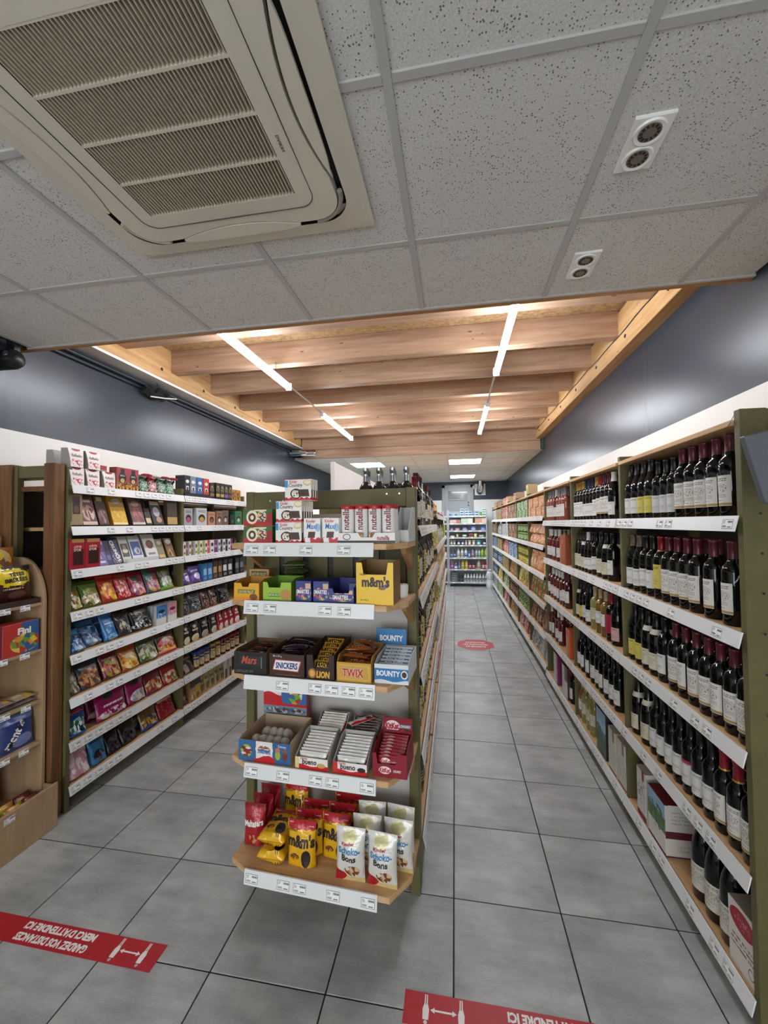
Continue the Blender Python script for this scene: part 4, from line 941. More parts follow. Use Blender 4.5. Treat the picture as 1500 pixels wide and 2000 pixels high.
for i in range(9):
    ep(3, 'chocolate_egg', 'clear domed egg in wide tray', 'egg', [('egg', cached('egg', lambda: MB().lathe([(0, 0), (.018, .005), (.026, .022), (.024, .040), (.014, .054), (0, .060)], 16).mesh('egg', [eggm], 70)), O3, O3)], EX(519)-.07+.033*(i % 5)+.012*(i//5), -.255+.07*(i//5), .024)
fK2 = pkg('#ece8e2', (('W', .62, .05, 12, '#c8262c'), ('R', .52, 1, .30, 1, '#3a6ea6'), ('E', .52, .62, .10, .36, '#3a6ea6'), ('B', .74, .62, .16, .28, 7, ['#d8a23a', '#7ab03a', '#e6dccc', '#3a6ea6', '#a8423a']), ('R', 0, 1, .0, .26, '#7d8b96'), ('R', 0, 1, .26, .34, '#c8262c'), ('B', .5, .13, .48, .09, 14, ['#4a6a8a', '#a8b4bc', '#5a3a34', '#6a7a86'])), .4)
ep(3, 'header_card', 'tall white red and blue header card', 'sign', carton(.222, .155, .03, fK2, '#b4282c', None, [T_('Kinder', .06, .016, -.05, .142, '#c8202a'), T_('SURPRISE', .085, .026, -.045, .118, '#3b7ab4', bold=.04)]), EX(549, 1.80)-.004, -.078, .088)
fK3 = pkg('#c22830', (('E', .35, .5, .18, .42, '#eeeae2'), ('B', .35, .5, .12, .26, 26, ['#c8262c', '#3b7ab4', '#eeeae2']), ('R', .46, .68, .08, .9, '#3f6f9e'), ('R', .72, .96, .08, .9, '#3f6f9e'), ('B', .57, .5, .09, .3, 12, ['#c6ccd2', '#44678c', '#d8a23a']), ('B', .84, .5, .09, .3, 12, ['#c6ccd2', '#44678c', '#a8b83a'])), .4)
ep(3, 'egg_box', 'red carton panel with blue windows behind the eggs', 'box', carton(.205, .088, .045, fK3, '#b4282c', '#8f9aa2'), EX(552, 1.79)-.004, -.085)
BU = bagp('#e6e2da', (('R', 0, 1, 0, .16, '#c9a868'), ('W', .26, .05, 9, '#c8262c'), ('E', .75, .35, .14, .2, '#c89a58')), .25, .3)
BUD = bagp('#e2dfdc', (('W', .26, .05, 9, '#c8262c'), ('E', .78, .35, .12, .2, '#3c241c')), .25, .3)
BUK = bagp('#3a2a26', (('W', .3, .06, 9, '#8a2a34'), ('R', .1, .9, .4, .8, '#e6e2dc')), .25, .3)
def bueno(px, film, film2, frontp, sidec, desc, dtr, tcol):
    x = EX(px)
    ep(3, 'chocolate_tray', dtr, 'tray', tray(.140, .15, .046, .100, frontp, sidec, [T_('bueno', .062, .022, -.008, .030, '#3a241c', bold=.03, shear=.1), T_('Kinder', .03, .009, -.03, .0415, '#c8262c')], knee=.75, ins=(.017, .253)), x, -.316)
    for i in range(8): ep(3, 'chocolate_bar', desc, 'chocolate bar', bag(.118, .040, .011, film, 'pillow', i), x, -.304+.0158*i, .0206+.0040*i, tilt=-.3)
    for i in range(6): ep(3, 'chocolate_bar', desc+' on raised rear tray', 'chocolate bar', bag(.112, .040, .011, film2, 'pillow', i+1, [('bueno', .062, .018, -.005, .021, '#2a1c18' if film2 is not BUK else '#3a241c', dict(bold=.02))]), x+.014, -.153+.0158*i, .0576+.0040*i, tilt=-.3)
    ep(3, 'chocolate_tray', 'grey inner tray lifting the rear row, '+('cream' if film is BU else 'dark')+' bars', 'tray', tray(.136, .12, .05, .115, '#a9a7a4', '#a9a7a4', knee=.8, ins=(.054, .253)), x+.014, -.165)
fb1 = pkg('#efece6', (('W', .34, .08, 9, '#c8262c'), ('R', 0, .12, 0, 1, '#e6cd94'), ('E', .8, .42, .13, .2, '#c9a060')), .38)
fb2 = pkg('#edebe8', (('W', .34, .08, 9, '#c8262c'), ('R', 0, .14, 0, 1, '#c83a2e'), ('E', .84, .5, .12, .2, '#3c241c')), .38)
bueno(612, BU, BU, fb1, '#b3b0ac', 'cream wrapped hazelnut wafer bar', 'white tray of cream wafer bars with yellow corner', '#3a241c')
bueno(687, BUD, BUK, fb2, '#b3b0ac', 'white wrapped dark wafer bar', 'white tray of wafer bars with red corner', '#3a241c')
ep(3, 'chocolate_bar', 'loose wafer bar lying crosswise on the dark wafer bars', 'chocolate bar', bag(.125, .036, .018, BUD, 'pillow', 2), EX(690), -.135, .122, rz=.85, tilt=-pi/2)
KK = bagp('#a3202c', (('E', .3, .5, .2, .34, '#efe7e4'), ('R', .55, .9, .3, .7, '#7a2430')), .22, .3)
fk = pkg('#8f1f31', (('E', .36, .30, .18, .16, '#efe7e4'),), .38)
ep(3, 'chocolate_tray', 'deep red open fronted tray of chunky wafer bars', 'tray', tray(.136, .16, .090, .105, fk, '#8a1c2c', [T_('KitKat', .042, .018, -.019, .027, '#b8232b', bold=.04), T_('CHUNKY', .032, .010, .030, .027, '#e9dcd8', bold=.03)], cut=(.10, .72, .050), knee=.3, ins=(.031, .242)), EX(764)-.004, -.300)
for i in range(8): ep(3, 'chocolate_bar', 'red wrapped chunky wafer bar', 'chocolate bar', bag(.104, .036, .011, KK, 'pillow', i, [('KitKat', .04, .014, -.018, .018, '#b8232b', dict(bold=.04))]), EX(764)-.004, -.288+.0165*i, .0346+.0040*i, tilt=-.35)
ep(3, 'header_card', 'deep red header card above the chunky wafer bars', 'sign', carton(.128, .118, .006, pkg('#8f1f31', (('E', .33, .70, .25, .20, '#efe7e4'), ('R', .58, .97, .64, .78, '#6a6a8c'), ('R', .62, .9, .48, .62, '#5a2a1c'), ('E', .68, .52, .06, .08, '#b8722c'), ('L', .2, .8, .12, .20, 1, '#e6cfcf')), .4), '#7a1a28', None, [T_('KitKat', .058, .026, -.022, .083, '#b8232b', bold=.05, rot=.04), T_('CHUNKY', .044, .011, .035, .084, '#f0e6e2', bold=.04)]), EX(764)-.004, -.1405, .038)
# -- bottom shelf: bags
MAL = bagp('#a81c28', (('B', .5, .22, .24, .1, 12, ['#a81c28', '#c89a5a', '#a81c28']), ('R', 0, 1, .9, 1, '#8c1620')), .25, .35)
for i in range(3):
    ep(4, 'sweets_bag', 'red bag of malted balls', 'sweets bag', bag(.10, .175, .055, MAL, 'stand', i, [('Maltesers', .085, .026, 0, .10, '#f3ece8', dict(bold=.035, rot=.12, shear=.1))] if i < 1 else ()), -.276, -.200+.0685*i, 0, rz=.08-.04*i, tilt=-.03)
MM = bagp('#b3202b', (('W', .81, .012, 26, '#e9b41c'), ('B', .30, .27, .16, .07, 12, ['#7a4a22', '#a86a30', '#e9b41c', '#5a3a1c']), ('E', .70, .25, .16, .17, '#2a1d1a'), ('R', .66, .69, .04, .14, '#2a1d1a'), ('R', .73, .76, .04, .14, '#2a1d1a'), ('R', 0, .03, 0, 1, '#d8a012')), .25, .3)
def mm(seed, full=True): return bag(.124, .185, .052, MM, 'stand', seed, [("m&m's", .113, .048, .002, .110, '#2e1b16', dict(bold=.05)), ('PEANUT', .04, .009, -.035, .146, '#4a2a1a', dict(bold=.03)), ('300g', .018, .008, -.045, .172, '#f0e6e0'), ('Peanut', .026, .009, .04, .166, '#f0e6e0')] if full else [("m&m's", .113, .048, .002, .110, '#2e1b16', dict(bold=.05))])
for px, y0, n, rz in ((-.022, -.262, 3, .04), (.106, -.195, 3, -.03)):
    for i in range(n): ep(4, 'sweets_bag', 'upright yellow bag with red seal', 'sweets bag', mm(i, i < 3), px+.004*i, y0+.066*i, 0, rz=rz+r3.uniform(-.03, .03), tilt=-.02)
for i in range(2): ep(4, 'sweets_bag', 'yellow bag lying flat in a pile', 'sweets bag', mm(i), -.150, -.300+.006*i, .0335+.067*i, rz=.03, tilt=-pi/2+.02)
ep(4, 'sweets_bag', 'yellow bag of peanut sweets leaning back over the flat pile', 'sweets bag', mm(2), -.155, -.040, .0, rz=-.05, tilt=-.06)
SB = bagp('#e4e1da', (('R', 0, 1, .0, .09, '#d9c48a'), ('E', .1, .12, .3, .13, '#b3202b'), ('B', .6, .26, .26, .12, 10, ['#b98a5a', '#e9e0d0', '#7a4a2c', '#d9c49a']), ('E', .5, .86, .24, .10, '#d6cf9a')), .25, .35)
def sb(seed): return bag(.122, .20, .065, SB, 'pillow', seed, [('Kinder', .05, .012, -.005, .150, '#b3202b', dict(bold=.03)), ('Schoko-', .088, .024, 0, .127, '#3b86b8', dict(bold=.035)), ('Bons', .058, .022, .0, .102, '#2a2320', dict(bold=.035))])
for j, (px, y, n, rz) in enumerate(((.196, -.284, 3, .06), (.327, -.285, 1, -.06), (.374, -.200, 2, -.05))):
    for i in range(n): ep(4, 'sweets_bag', 'white bag with blue lettering', 'sweets bag', sb(i+j), px+(.046*min(i, 1) if j == 0 else -.006*i), y+.083*i, .0, rz=rz+r3.uniform(-.03, .03), tilt=-.06)
# ================================================================== WINE SHELVES (right)
RW = ['end wine bay', 'second wine bay', 'rosé bay', 'orange packet bay', 'green packet bay', 'sixth aisle bay', 'seventh aisle bay', 'eighth aisle bay', 'last aisle bay']
RF = [Frame((XFR, RY[i+1], 0), -pi/2, RW[i], 'screen', True) for i in range(9)]
def RX(i, px, x=.975): return RY[i+1]-pix(px, 1150, 'x', x).y
BT = {  # code: (description, kind, glass, label, capsule, scale, label z, neck band)
    'w': ('dark bottle with plain white label', 'burgundy', GD, WLP, CK, 1, (.03, .115), None),
    'y': ('dark bottle with yellow label', 'burgundy', GD, WLY, CK, 1, (.03, .115), None),
    'g': ('short bottle with grey label', 'bordeaux', GD, WLG, CK, .92, (.03, .12), None),
    'm': ('bottle with cream picture label', 'bordeaux', GD, WL[0], CM, 1, (.04, .15), None),
    'n': ('bottle with castle label', 'bordeaux', GD, WL[1], CM, 1, (.04, .15), None),
    'o': ('bottle with tree label', 'bordeaux', GD, WL[2], CM, 1, (.04, .15), None),
    'r': ('wine bottle with bright red capsule', 'bordeaux', GD, WL[3], CR, 1, (.04, .145), (.228, .234, CGO)),
    'Y': ('red capsuled bottle with tall yellow label', 'bordeaux', GD, WLY, CR, 1, (.05, .165), (.228, .234, CGO)),
    't': ('dark bottle with brown capsule', 'burgundy', GD, WLP, mat('#6b5549', .4, .2), 1, (.03, .12), None),
    'k': ('dark bottle with black capsule', 'bordeaux', GD, WLP, CK, 1, (.04, .13), None),
    'K': ('dark green bottle with cream label', 'burgundy', GG, WLC, CK, 1, (.03, .125), None),
    'b': ('dark bottle with white neck band', 'burgundy', GD, WLC, CK, 1, (.03, .11), (.20, .225, mat('#d8d2c2', .5))),
    'G': ('dark bottle with gold capsule', 'bordeaux', GD, WLB, CGO, 1, (.03, .14), None),
    'B': ('dark bottle with navy capsule', 'bordeaux', GD, WLP, CBL, 1, (.03, .12), None),
    'W': ('dark bottle with white capsule', 'burgundy', GD, WLP, CWH, 1, (.03, .11), None),
    'a': ('amber white wine bottle', 'bordeaux', GAM, WLP, CTN, 1, (.07, .15), None),
    'A': ('pale green gold wine bottle', 'bordeaux', GWH, WLC, CTN, 1, (.07, .15), None),
    'p': ('dark bottle with pale pink label', 'burgundy', GD, WLK, CK, 1, (.03, .11), None),
    'R': ('dark bottle with red sleeve and capsule', 'bordeaux', GD, mat('#a31f38', .45), CR, 1, (.05, .17), None),
    's': ('deep rosé bottle with white capsule', 'bordeaux', GRO, WLP, CWH, 1, (.04, .13), None),
    'S': ('rosé bottle with grey capsule', 'bordeaux', GRO2, WLP, CGY, 1, (.04, .15), None),
    'd': ('deep red bottle with white label', 'bordeaux', mat('#431417', .08, 0, .6, .3), WLP, CM, 1, (.05, .15), None),
    'P': ('dark bottle with pink topped label', 'bordeaux', GD, wlab('#d9d8d4', gold=False, pic=False, red='#a8284a'), CK, 1, (.04, .14), None),
    'M': ('large dark bottle with cream label', 'burgundy', GD, wlab('#d5d0c2', pic=True, sd=2, gold=False), CK, 1.18, (.035, .12), None),
    '4': ('spirits bottle with silver neck', 'spirit', mat('#1d1410', .08, 0, .6, .3), mat('#b8953f', .5), mat('#b9bdc2', .18, 1), 1, (.05, .15), (.252, .286, mat('#b9bdc2', .18, 1))),
    'j': ('dark liqueur bottle with cream label', 'spirit', mat('#120d0b', .08, 0, .6, .3), WLC, CK, 1, (.05, .16), None),
    'z': ('dark bottle with bright yellow label', 'spirit', mat('#120d0b', .08, 0, .6, .3), pkg('#d8c22e', (('L', .1, .9, .2, .8, 4, '#222'),), .5), CK, 1, (.03, .19), None),
    'v': ('clear spirits bottle with white label', 'spirit', GCL, WLP, CR, 1, (.05, .16), None),
    'q': ('amber spirits bottle with dark label', 'square', mat('#5b3412', .08, 0, .6, .4), pkg('#1b1a1a', (('L', .1, .9, .2, .85, 4, '#c8b27a'),), .5), CK, 1.1, (.04, .13), None),
}
def bt(fr, k, n, code, x, y, z, rz=None):
    d = BT[code]
    return put(fr, k, n, 'wine_bottle' if code not in '4jzvq' else 'spirits_bottle', d[0], 'bottle', bottle(d[1], d[2], d[3], d[4], d[5], d[6], 1.15, d[7]), x, y, z, rz=rnd.uniform(-.25, .25) if rz is None else rz)
def wrow(i, k, items, xs, y0=.045, back=1, x=.985, hi=None):
    fr = RF[i]; hs = H5 if i < 3 else H6; z = hs[k]+.0006
    W_ = RY[i+1]-RY[i]; lo, hi = .033, hi or W_-.004-(.03 if i == 0 else 0)
    rr = [PROF[BT[c][1]][3][0]*BT[c][5]+.0012 for c in items]; ps = [RX(i, px, x) for px in xs]
    for _ in range(3):
        for q in range(len(ps)): ps[q] = max(ps[q], lo+rr[q] if q == 0 else ps[q-1]+rr[q-1]+rr[q])
        for q in reversed(range(len(ps))): ps[q] = min(ps[q], hi-rr[q] if q == len(ps)-1 else ps[q+1]-rr[q+1]-rr[q])
    for c, lx in zip(items, ps):
        for b_ in range(back+1): bt(fr, k, 5, c, lx, y0+.0800*BT[c][5]*b_+(rnd.uniform(0, .002)), z)
c7 = lambda *a: [1100+.2667*q for q in a]
c8 = lambda *a: [1100+.375*q for q in a]
wrow(0, 0, 'wwyygggmmonn', c7(478, 532, 575, 622, 668, 713, 770, 862, 972, 1060, 1160, 1245))
wrow(0, 1, 'ttkkYmnnnoo', c7(480, 545, 598, 662, 728, 783, 828, 895, 995, 1112, 1250))
wrow(0, 2, 'yybbkmmnnmno', c8(345, 376, 408, 455, 525, 583, 632, 685, 757, 800, 850, 922))
wrow(0, 3, 'bbkkkkPkkrrr', c8(378, 425, 470, 497, 527, 585, 640, 700, 800, 862, 905, 962))
wrow(0, 4, 'MMM', c8(712, 768, 868), y0=.055, back=1, hi=RX(0, 1447, .965)-.095)
za = lambda *a: [1000+.17333*q for q in a]
zb = lambda *a: [1000+.175*q for q in a]
wrow(1, 0, 'GGGBBBGrmmW', za(715, 765, 808, 850, 890, 930, 965, 1000, 1040, 1085, 1150))
wrow(1, 1, 'KKbWwkKbk', za(740, 778, 822, 865, 915, 960, 1030, 1090, 1155))
wrow(1, 2, 'bykwAaaRp', za(760, 805, 840, 885, 940, 1000, 1060, 1120, 1185))
wrow(1, 3, 'kkkkkkkkk', zb(755, 800, 855, 910, 960, 1005, 1060, 1115, 1175))
wrow(1, 4, 'aAAA', zb(750, 800, 850, 890))
wrow(2, 0, 'SSSsSSS', za(420, 455, 495, 530, 565, 600, 630))
wrow(2, 1, 'ssss', za(420, 465, 510, 555))
wrow(2, 2, 'dssssdd', za(440, 475, 510, 545, 580, 610, 640))
wrow(2, 3, 'sdss', zb(440, 475, 515, 550))
wrow(2, 4, 'k', zb(665,))
# cartons among the wines
LAND = pkg('#d9d5cc', (('R', 0, 1, .42, 1, '#5b7a4a'), ('R', 0, 1, .72, 1, '#8fb0cc'), ('N', .5, .6, .5, .25, 7, '#34502c'), ('R', 0, 1, .0, .06, '#7a2030')), .5)
MARB = pkg('#cdc9c0', (('R', 0, 1, .36, .50, '#5e1c2a'), ('L', .1, .9, .62, .9, 4, '#b5b0a6'), ('L', .2, .8, .1, .25, 2, '#b5b0a6'), ('R', 0, 1, 0, .03, '#5e1c2a')), .55)
CASTLE = pkg('#d6d2ca', (('N', .5, .55, .45, .25, 9, '#6a6660'), ('R', 0, 1, .0, .12, '#7a2030'), ('R', .6, .85, .8, 1, '#7a3030')), .55)
def wbox(i, k, px, w, h, d, front, side, top, desc, y=.0, rz=0, texts=()):
    return put(RF[i], k, 5, 'wine_carton', desc, 'wine box', carton(w, h, d, front, side, top, texts), RX(i, px, .955), y, H5[k]+.0006, rz=rz)
wbox(0, 4, 1247, .10, .25, .20, CASTLE, '#cdc9c0', '#c6c1b6', 'white wine carton with red foot')
wbox(0, 4, 1277, .17, .235, .26, LAND, MARB, '#6d1f2c', 'landscape wine carton with maroon band and lid', y=-.005)
RB_ = pkg('#d9d2c8', (('E', .5, .78, .44, .17, '#9c1f30'), ('N', .5, .78, .3, .1, 12, '#c87a80'), ('L', .1, .9, .3, .52, 3, '#8a5a5a'), ('E', .75, .18, .1, .08, '#9a5a60'), ('E', .75, .18, .08, .06, '#d9d2c8')), .5)
put(RF[0], 4, 5, 'wine_carton', 'white bag-in-box with red crest', 'wine box', carton(.14, .22, .20, RB_, '#d2cbc0', '#8f8a80'), RX(0, 1440, .965), .004, H5[4]+.0006, rz=.03)
wbox(1, 4, 1171, .17, .29, .24, pkg('#5d7263', (('R', 0, 1, .55, 1, '#9db8d2'), ('W', .6, .06, 6, '#5d7263'), ('R', 0, 1, 0, .45, '#47604f'), ('N', .5, .3, .5, .3, 8, '#2f4436')), .5), '#2a2f2c', '#1f2422', 'green landscape wine carton with sky')
for j, px in enumerate((1192, 1210)): wbox(1, 4, px, .12, .26, .22, pkg('#cfcabc', (('R', .55, .8, .72, 1, '#8a7a6a'), ('N', .5, .4, .5, .25, 6, '#b5ac9c'), ('R', 0, 1, 0, .04, '#7a2030')), .55), '#c9c4b6', '#c2bcae', 'cream wine carton with handle tab')
wbox(2, 4, 1085, .16, .28, .22, pkg('#c9c4c0', (('N', .4, .5, .4, .4, 6, '#8a6a7a'), ('R', .72, 1, 0, 1, '#7a2a5c'))), '#7a2a5c', '#5a1f44', 'magenta and grey wine carton')
wbox(2, 4, 1102, .17, .27, .22, pkg('#cbc7c0', (('R', .5, 1, .55, 1, '#4a2a30'), ('L', .1, .45, .3, .8, 6, '#8a857c'))), '#5a2a34', '#4a2228', 'grey wine carton with dark corner')
wbox(2, 3, 1110, .11, .24, .2, pkg('#d0622c', (('R', 0, .35, 0, .8, '#b8a08c'), ('E', .5, .86, .14, .07, '#5a2a18'))), '#c8581f', '#d8662a', 'bright orange wine carton')
wbox(2, 1, 1104, .20, .26, .2, pkg('#9c4a28', (('N', .4, .5, .4, .4, 6, '#d8742c'), ('E', .6, .62, .12, .1, '#c8302c'), ('R', 0, .2, 0, .7, '#b08a5a'))), '#8a4424', '#7a3a1c', 'orange flowered wine carton')
# ------------------------------------------------------------------ grocery bays further down the aisle
PAL = dict(orange=['#c9834a', '#e0b48a', '#b8622c', '#e8d4bc'], green=['#5c8f4f', '#cfe0bc', '#3f6a3a', '#b5c46a'], yellow=['#c9b23a', '#e6d9a0', '#9aa03a', '#7a6a2a'], brown=['#6a4432', '#a8845f', '#3c2a24', '#c9a98a'], red=['#a83038', '#d9a8a0', '#7a2430', '#e0d0c4'], grey=['#9aa0a4', '#d4d8da', '#5a6470', '#c4b8a8'], blue=['#3f5f94', '#b9c9dc', '#27406e', '#8aa4c4'], mixed=['#b8622c', '#5c8f4f', '#d8c88a', '#a83038'])
def packp(pal, sd):
    p = PAL[pal]; r = random.Random(sd)
    return pkg(p[sd % 2], (('B', .5+.1*(sd % 3-1), .42, .42, .30, 9+sd % 5, [p[0], p[1], p[2], p[3]]), ('R', .1, .9, .74, .9, p[(sd+1) % 2]), ('L', .15, .85, .76, .88, 1, p[2])), .4)
PDESC = dict(orange='orange printed', green='green printed', yellow='yellow printed', brown='brown printed', red='red printed', grey='grey and white', blue='blue printed', mixed='multicoloured')
def grocery(fr, k, n, z, W, pal, style, cols, rows, y0=.005, gap=.34, d=.16, sd=0, x0=.04):
    cw = (W-x0-.02)/cols; H = gap*.80
    for c in range(cols):
        for r_ in range(rows):
            x = x0+cw*(c+.5); p = packp(pal, (c+sd) % 4)
            if style == 'box': put(fr, k, n, 'grocery_box', PDESC[pal]+' grocery carton', 'box', carton(cw*.93, H/rows*.97, d, p, PAL[pal][2], PAL[pal][1]), x, y0+.004*((c+r_) % 2), z+.0006+r_*H/rows)
            elif style == 'bag': put(fr, k, n, 'grocery_bag', PDESC[pal]+' film packet', 'packet', bag(round(cw*.95, 3), round(H/rows*.97, 3), .06, packp(pal, (c+sd) % 4), 'stand', c), x, y0+.035, z+.0006+r_*H/rows, rz=.1*sin(c*3+r_), tilt=-.05)
            elif style == 'jar': put(fr, k, n, 'grocery_jar', PDESC[pal]+' glass jar', 'jar', jar(round(min(cw*.44, .045), 3), round(H/rows*.92, 3), mat(PAL[pal][2], .15, 0, .5, .3), mat(PAL[pal][3], .3, .4), packp(pal, (c+sd) % 4)), x, y0+.05, z+.0006+r_*H/rows)
GS = {3: [('orange', 'box', 6, 2), ('orange', 'bag', 5, 2), ('orange', 'bag', 5, 1), ('mixed', 'bag', 6, 1), ('brown', 'bag', 6, 1), ('grey', 'bag', 6, 1)],
      4: [('green', 'box', 6, 2), ('green', 'jar', 7, 2), ('yellow', 'jar', 7, 2), ('yellow', 'bag', 5, 1), ('green', 'jar', 7, 2), ('red', 'bag', 5, 1)],
      5: [('brown', 'box', 5, 2), ('brown', 'box', 5, 2), ('blue', 'box', 5, 1), ('mixed', 'bag', 5, 1), ('brown', 'jar', 6, 1), ('mixed', 'bag', 5, 1)],
      6: [('red', 'box', 5, 1), ('grey', 'box', 5, 1), ('red', 'bag', 5, 1), ('mixed', 'box', 5, 1), ('green', 'bag', 5, 1), ('red', 'bag', 4, 1)],
      7: [('mixed', 'box', 4, 1), ('grey', 'bag', 4, 1), ('mixed', 'box', 4, 1), ('blue', 'jar', 5, 1), ('yellow', 'bag', 4, 1), ('green', 'box', 4, 1)],
      8: [('grey', 'box', 4, 1), ('brown', 'box', 4, 1), ('blue', 'box', 4, 1), ('blue', 'jar', 5, 1), ('blue', 'jar', 5, 1), ('grey', 'box', 4, 1)]}
for i, rows in GS.items():
    for k, (pal, st, c, r_) in enumerate(rows): grocery(RF[i], k, 6, H6[k], RY[i+1]-RY[i], pal, st, c, r_, gap=.29, sd=i+k)
TOPW = ['on top of the '+RW[i] for i in range(9)]
for i, n in ((4, 1), (5, 2), (6, 4), (7, 4), (8, 3)):
    for c in range(n):
        put(RF[i], 0, 6, 'grocery_box', 'carton standing', 'box', carton(.15, (.16 if i == 4 else .13), .12, packp(('yellow', 'red', 'red', 'brown', 'brown')[i-4], c), '#b9a882', '#cfc4a8'), .9-.2*c, .02, 2.0106, where=TOPW[i])
# ================================================================== GONDOLA (right hand side)
GW = ['first gondola section', 'second gondola section', 'third gondola section', 'fourth gondola section', 'fifth gondola section', 'last gondola section']
GF = [Frame((XG, GY[i], 0), pi/2, GW[i], 'end display') for i in range(6)]
for px, yl in ((713, .277), (737.5, .200), (764.5, .123), (791, .046)):
    bt(GF[0], 0, 5, '4', .245, yl, G5[0]+.0006, 0); bt(GF[0], 0, 5, '4', .345, yl+.01, G5[0]+.0006, 0)
for k, codes in enumerate(('jj4jrjvjjW', 'zjzjjqjzj', 'jzqjzjqjj', 'zzjzjqzjz', 'qjqjqjq')):
    n = len(codes)
    for c, cd_ in enumerate(codes):
        x = .078+(.965-.125)*c/(n-1)
        if k == 0 and x < .40: continue
        bt(GF[0], k, 5, cd_, x, .022, G5[k]+.0006); 
for k, codes in enumerate(('wjjvkj', 'kjbjkjk', 'jkjzkj', 'jzjkjz', 'qkqkqk')):
    n = len(codes)
    for c, cd_ in enumerate(codes): bt(GF[1], k, 5, cd_, .078+(.98-.135)*c/(n-1), .022, G5[k]+.0006)
GG_ = {2: [('orange', 'bag', 4, 1), ('yellow', 'bag', 4, 1), ('orange', 'bag', 4, 1), ('yellow', 'bag', 4, 1), ('grey', 'bag', 4, 1), ('red', 'bag', 4, 1)],
       3: [('orange', 'bag', 4, 1), ('grey', 'bag', 4, 1), ('yellow', 'bag', 4, 1), ('green', 'bag', 4, 1), ('red', 'bag', 4, 1), ('orange', 'bag', 4, 1)],
       4: [('yellow', 'box', 4, 1), ('green', 'bag', 4, 1), ('mixed', 'bag', 4, 1), ('red', 'bag', 4, 1), ('brown', 'bag', 4, 1), ('red', 'bag', 3, 1)],
       5: [('mixed', 'box', 4, 1), ('yellow', 'box', 4, 1), ('orange', 'bag', 4, 1), ('brown', 'bag', 4, 1), ('mixed', 'bag', 4, 1), ('red', 'bag', 3, 1)]}
for i, rows in GG_.items():
    for k, (pal, st, c, r_) in enumerate(rows):
        if k: grocery(GF[i], k, 6, G6[k], GY[i+1]-GY[i]-(.035 if i == 5 else 0), pal, st, c, r_, gap=.27, sd=i+k, y0=-.035, x0=.05)
RC = bagp('#b8242c', (('E', .5, .5, .3, .2, '#e2c27a'), ('R', .1, .9, .78, .9, '#e8c84a')), .25, .3)
for c in range(3): put(GF[2], 0, 6, 'crisps_bag', 'big red crisps bag', 'crisps bag', bag(.18, .26, .09, RC, 'pillow', c), .12+.19*c, .07, G6[0]+.0006, rz=.2*sin(c*2), tilt=-.04)
for c in range(2): put(GF[2], 0, 6, 'crisps_bag', 'pink and white crisps bag', 'crisps bag', bag(.16, .22, .08, bagp('#d8a8b8', (('E', .5, .5, .35, .2, '#8a5a94'),)), 'pillow', c), .70+.17*c, .07, G6[0]+.0006)
for c in range(4): put(GF[3], 0, 6, 'crisps_bag', 'orange crisps bag', 'crisps bag', bag(.17, .2, .08, bagp('#d2722c', (('E', .5, .45, .35, .2, '#e8c05a'),)), 'pillow', c), .15+.21*c, .07, G6[0]+.0006)
# ================================================================== SWEETS SHELF (left, first bay)
LF = [Frame((XFL, 2.068, 0), pi/2, 'sweets bay', 'timber posts'), Frame((XFL, 3.097, 0), pi/2, 'coffee bay', 'sweets bay')]
def LX(i, px, x=-2.25): return pix(px, 1150, 'x', x).y-LF[i].o.y
def lp(i, k, name, desc, cat, parts, p0, p1, y=-.03, dz=0, cx=None, **kw):
    return put(LF[i], k, 8, name, desc, cat, parts, (LX(i, p0)+LX(i, p1))/2 if cx is None else cx, y+.024, H8[k]+.0006+dz, **kw)
def lw(i, p0, p1): return round(LX(i, p1)-LX(i, p0), 3)
# flared gift carton: narrow foot, wide curved top
def flared(w, h, d, front, side, texts=()):
    def mk():
        b = MB(); n = 6; lv = []
        for j in range(n+1):
            t = j/n; s = .80+.20*t**1.6; lv.append((w/2*s, d/2*(.95-.35*t*t), t*h))
        for a, c, z in lv: b.v += [(-a, d/2-c, z), (a, d/2-c, z), (a, d/2+c, z), (-a, d/2+c, z)]
        for j in range(n):
            for q in range(4):
                q2 = (q+1) % 4; A = j*4
                uv = [(q and 0, 0)]*4
                uv = [(0, j/n), (1, j/n), (1, (j+1)/n), (0, (j+1)/n)]
                b.face((A+q, A+q2, A+4+q2, A+4+q), 0 if q in (0,) else 1, uv, True)
        b.face((3, 2, 1, 0), 1); A = n*4; b.face((A, A+1, A+2, A+3), 1)
        return b.mesh('flared_carton', [None, None], 35)
    return [('flared_carton', cached(('flr', w, h, d), mk), O3, O3, [front, side])]+list(texts)
fr_ = pkg('#ece4e0', (('E', .5, .97, .28, .10, '#a83240'), ('N', .5, .24, .5, .2, 5, '#c23a4c'), ('E', .62, .26, .16, .13, '#c23a4c'), ('E', .66, .27, .09, .08, '#ece4e0'), ('E', .2, .36, .08, .06, '#c86070')), .4)
def raf(): return flared(.105, .112, .075, fr_, mat('#a39c94', .5), [T_('Raffaello', .066, .019, 0, .071, '#a08a88', y=.0055, bold=.02)])
for row, pxs in ((0, (153, 184, 216)), (1, (151, 185))):
    for j, px in enumerate(pxs): lp(0, 0, 'praline_box', 'flared white praline carton with red flowers', 'box', raf(), px-10, px+10, -.035, .1125*row)
lp(0, 0, 'praline_box', 'flared carton turned to its grey back', 'box', flared(.105, .112, .075, mat('#9b9690', .5), mat('#a39c94', .5)), 114, 142, .11, .1125, cx=.085)
lp(0, 0, 'praline_box', 'flared carton standing under the grey backed one', 'box', raf(), 114, 142, .11, cx=.085)
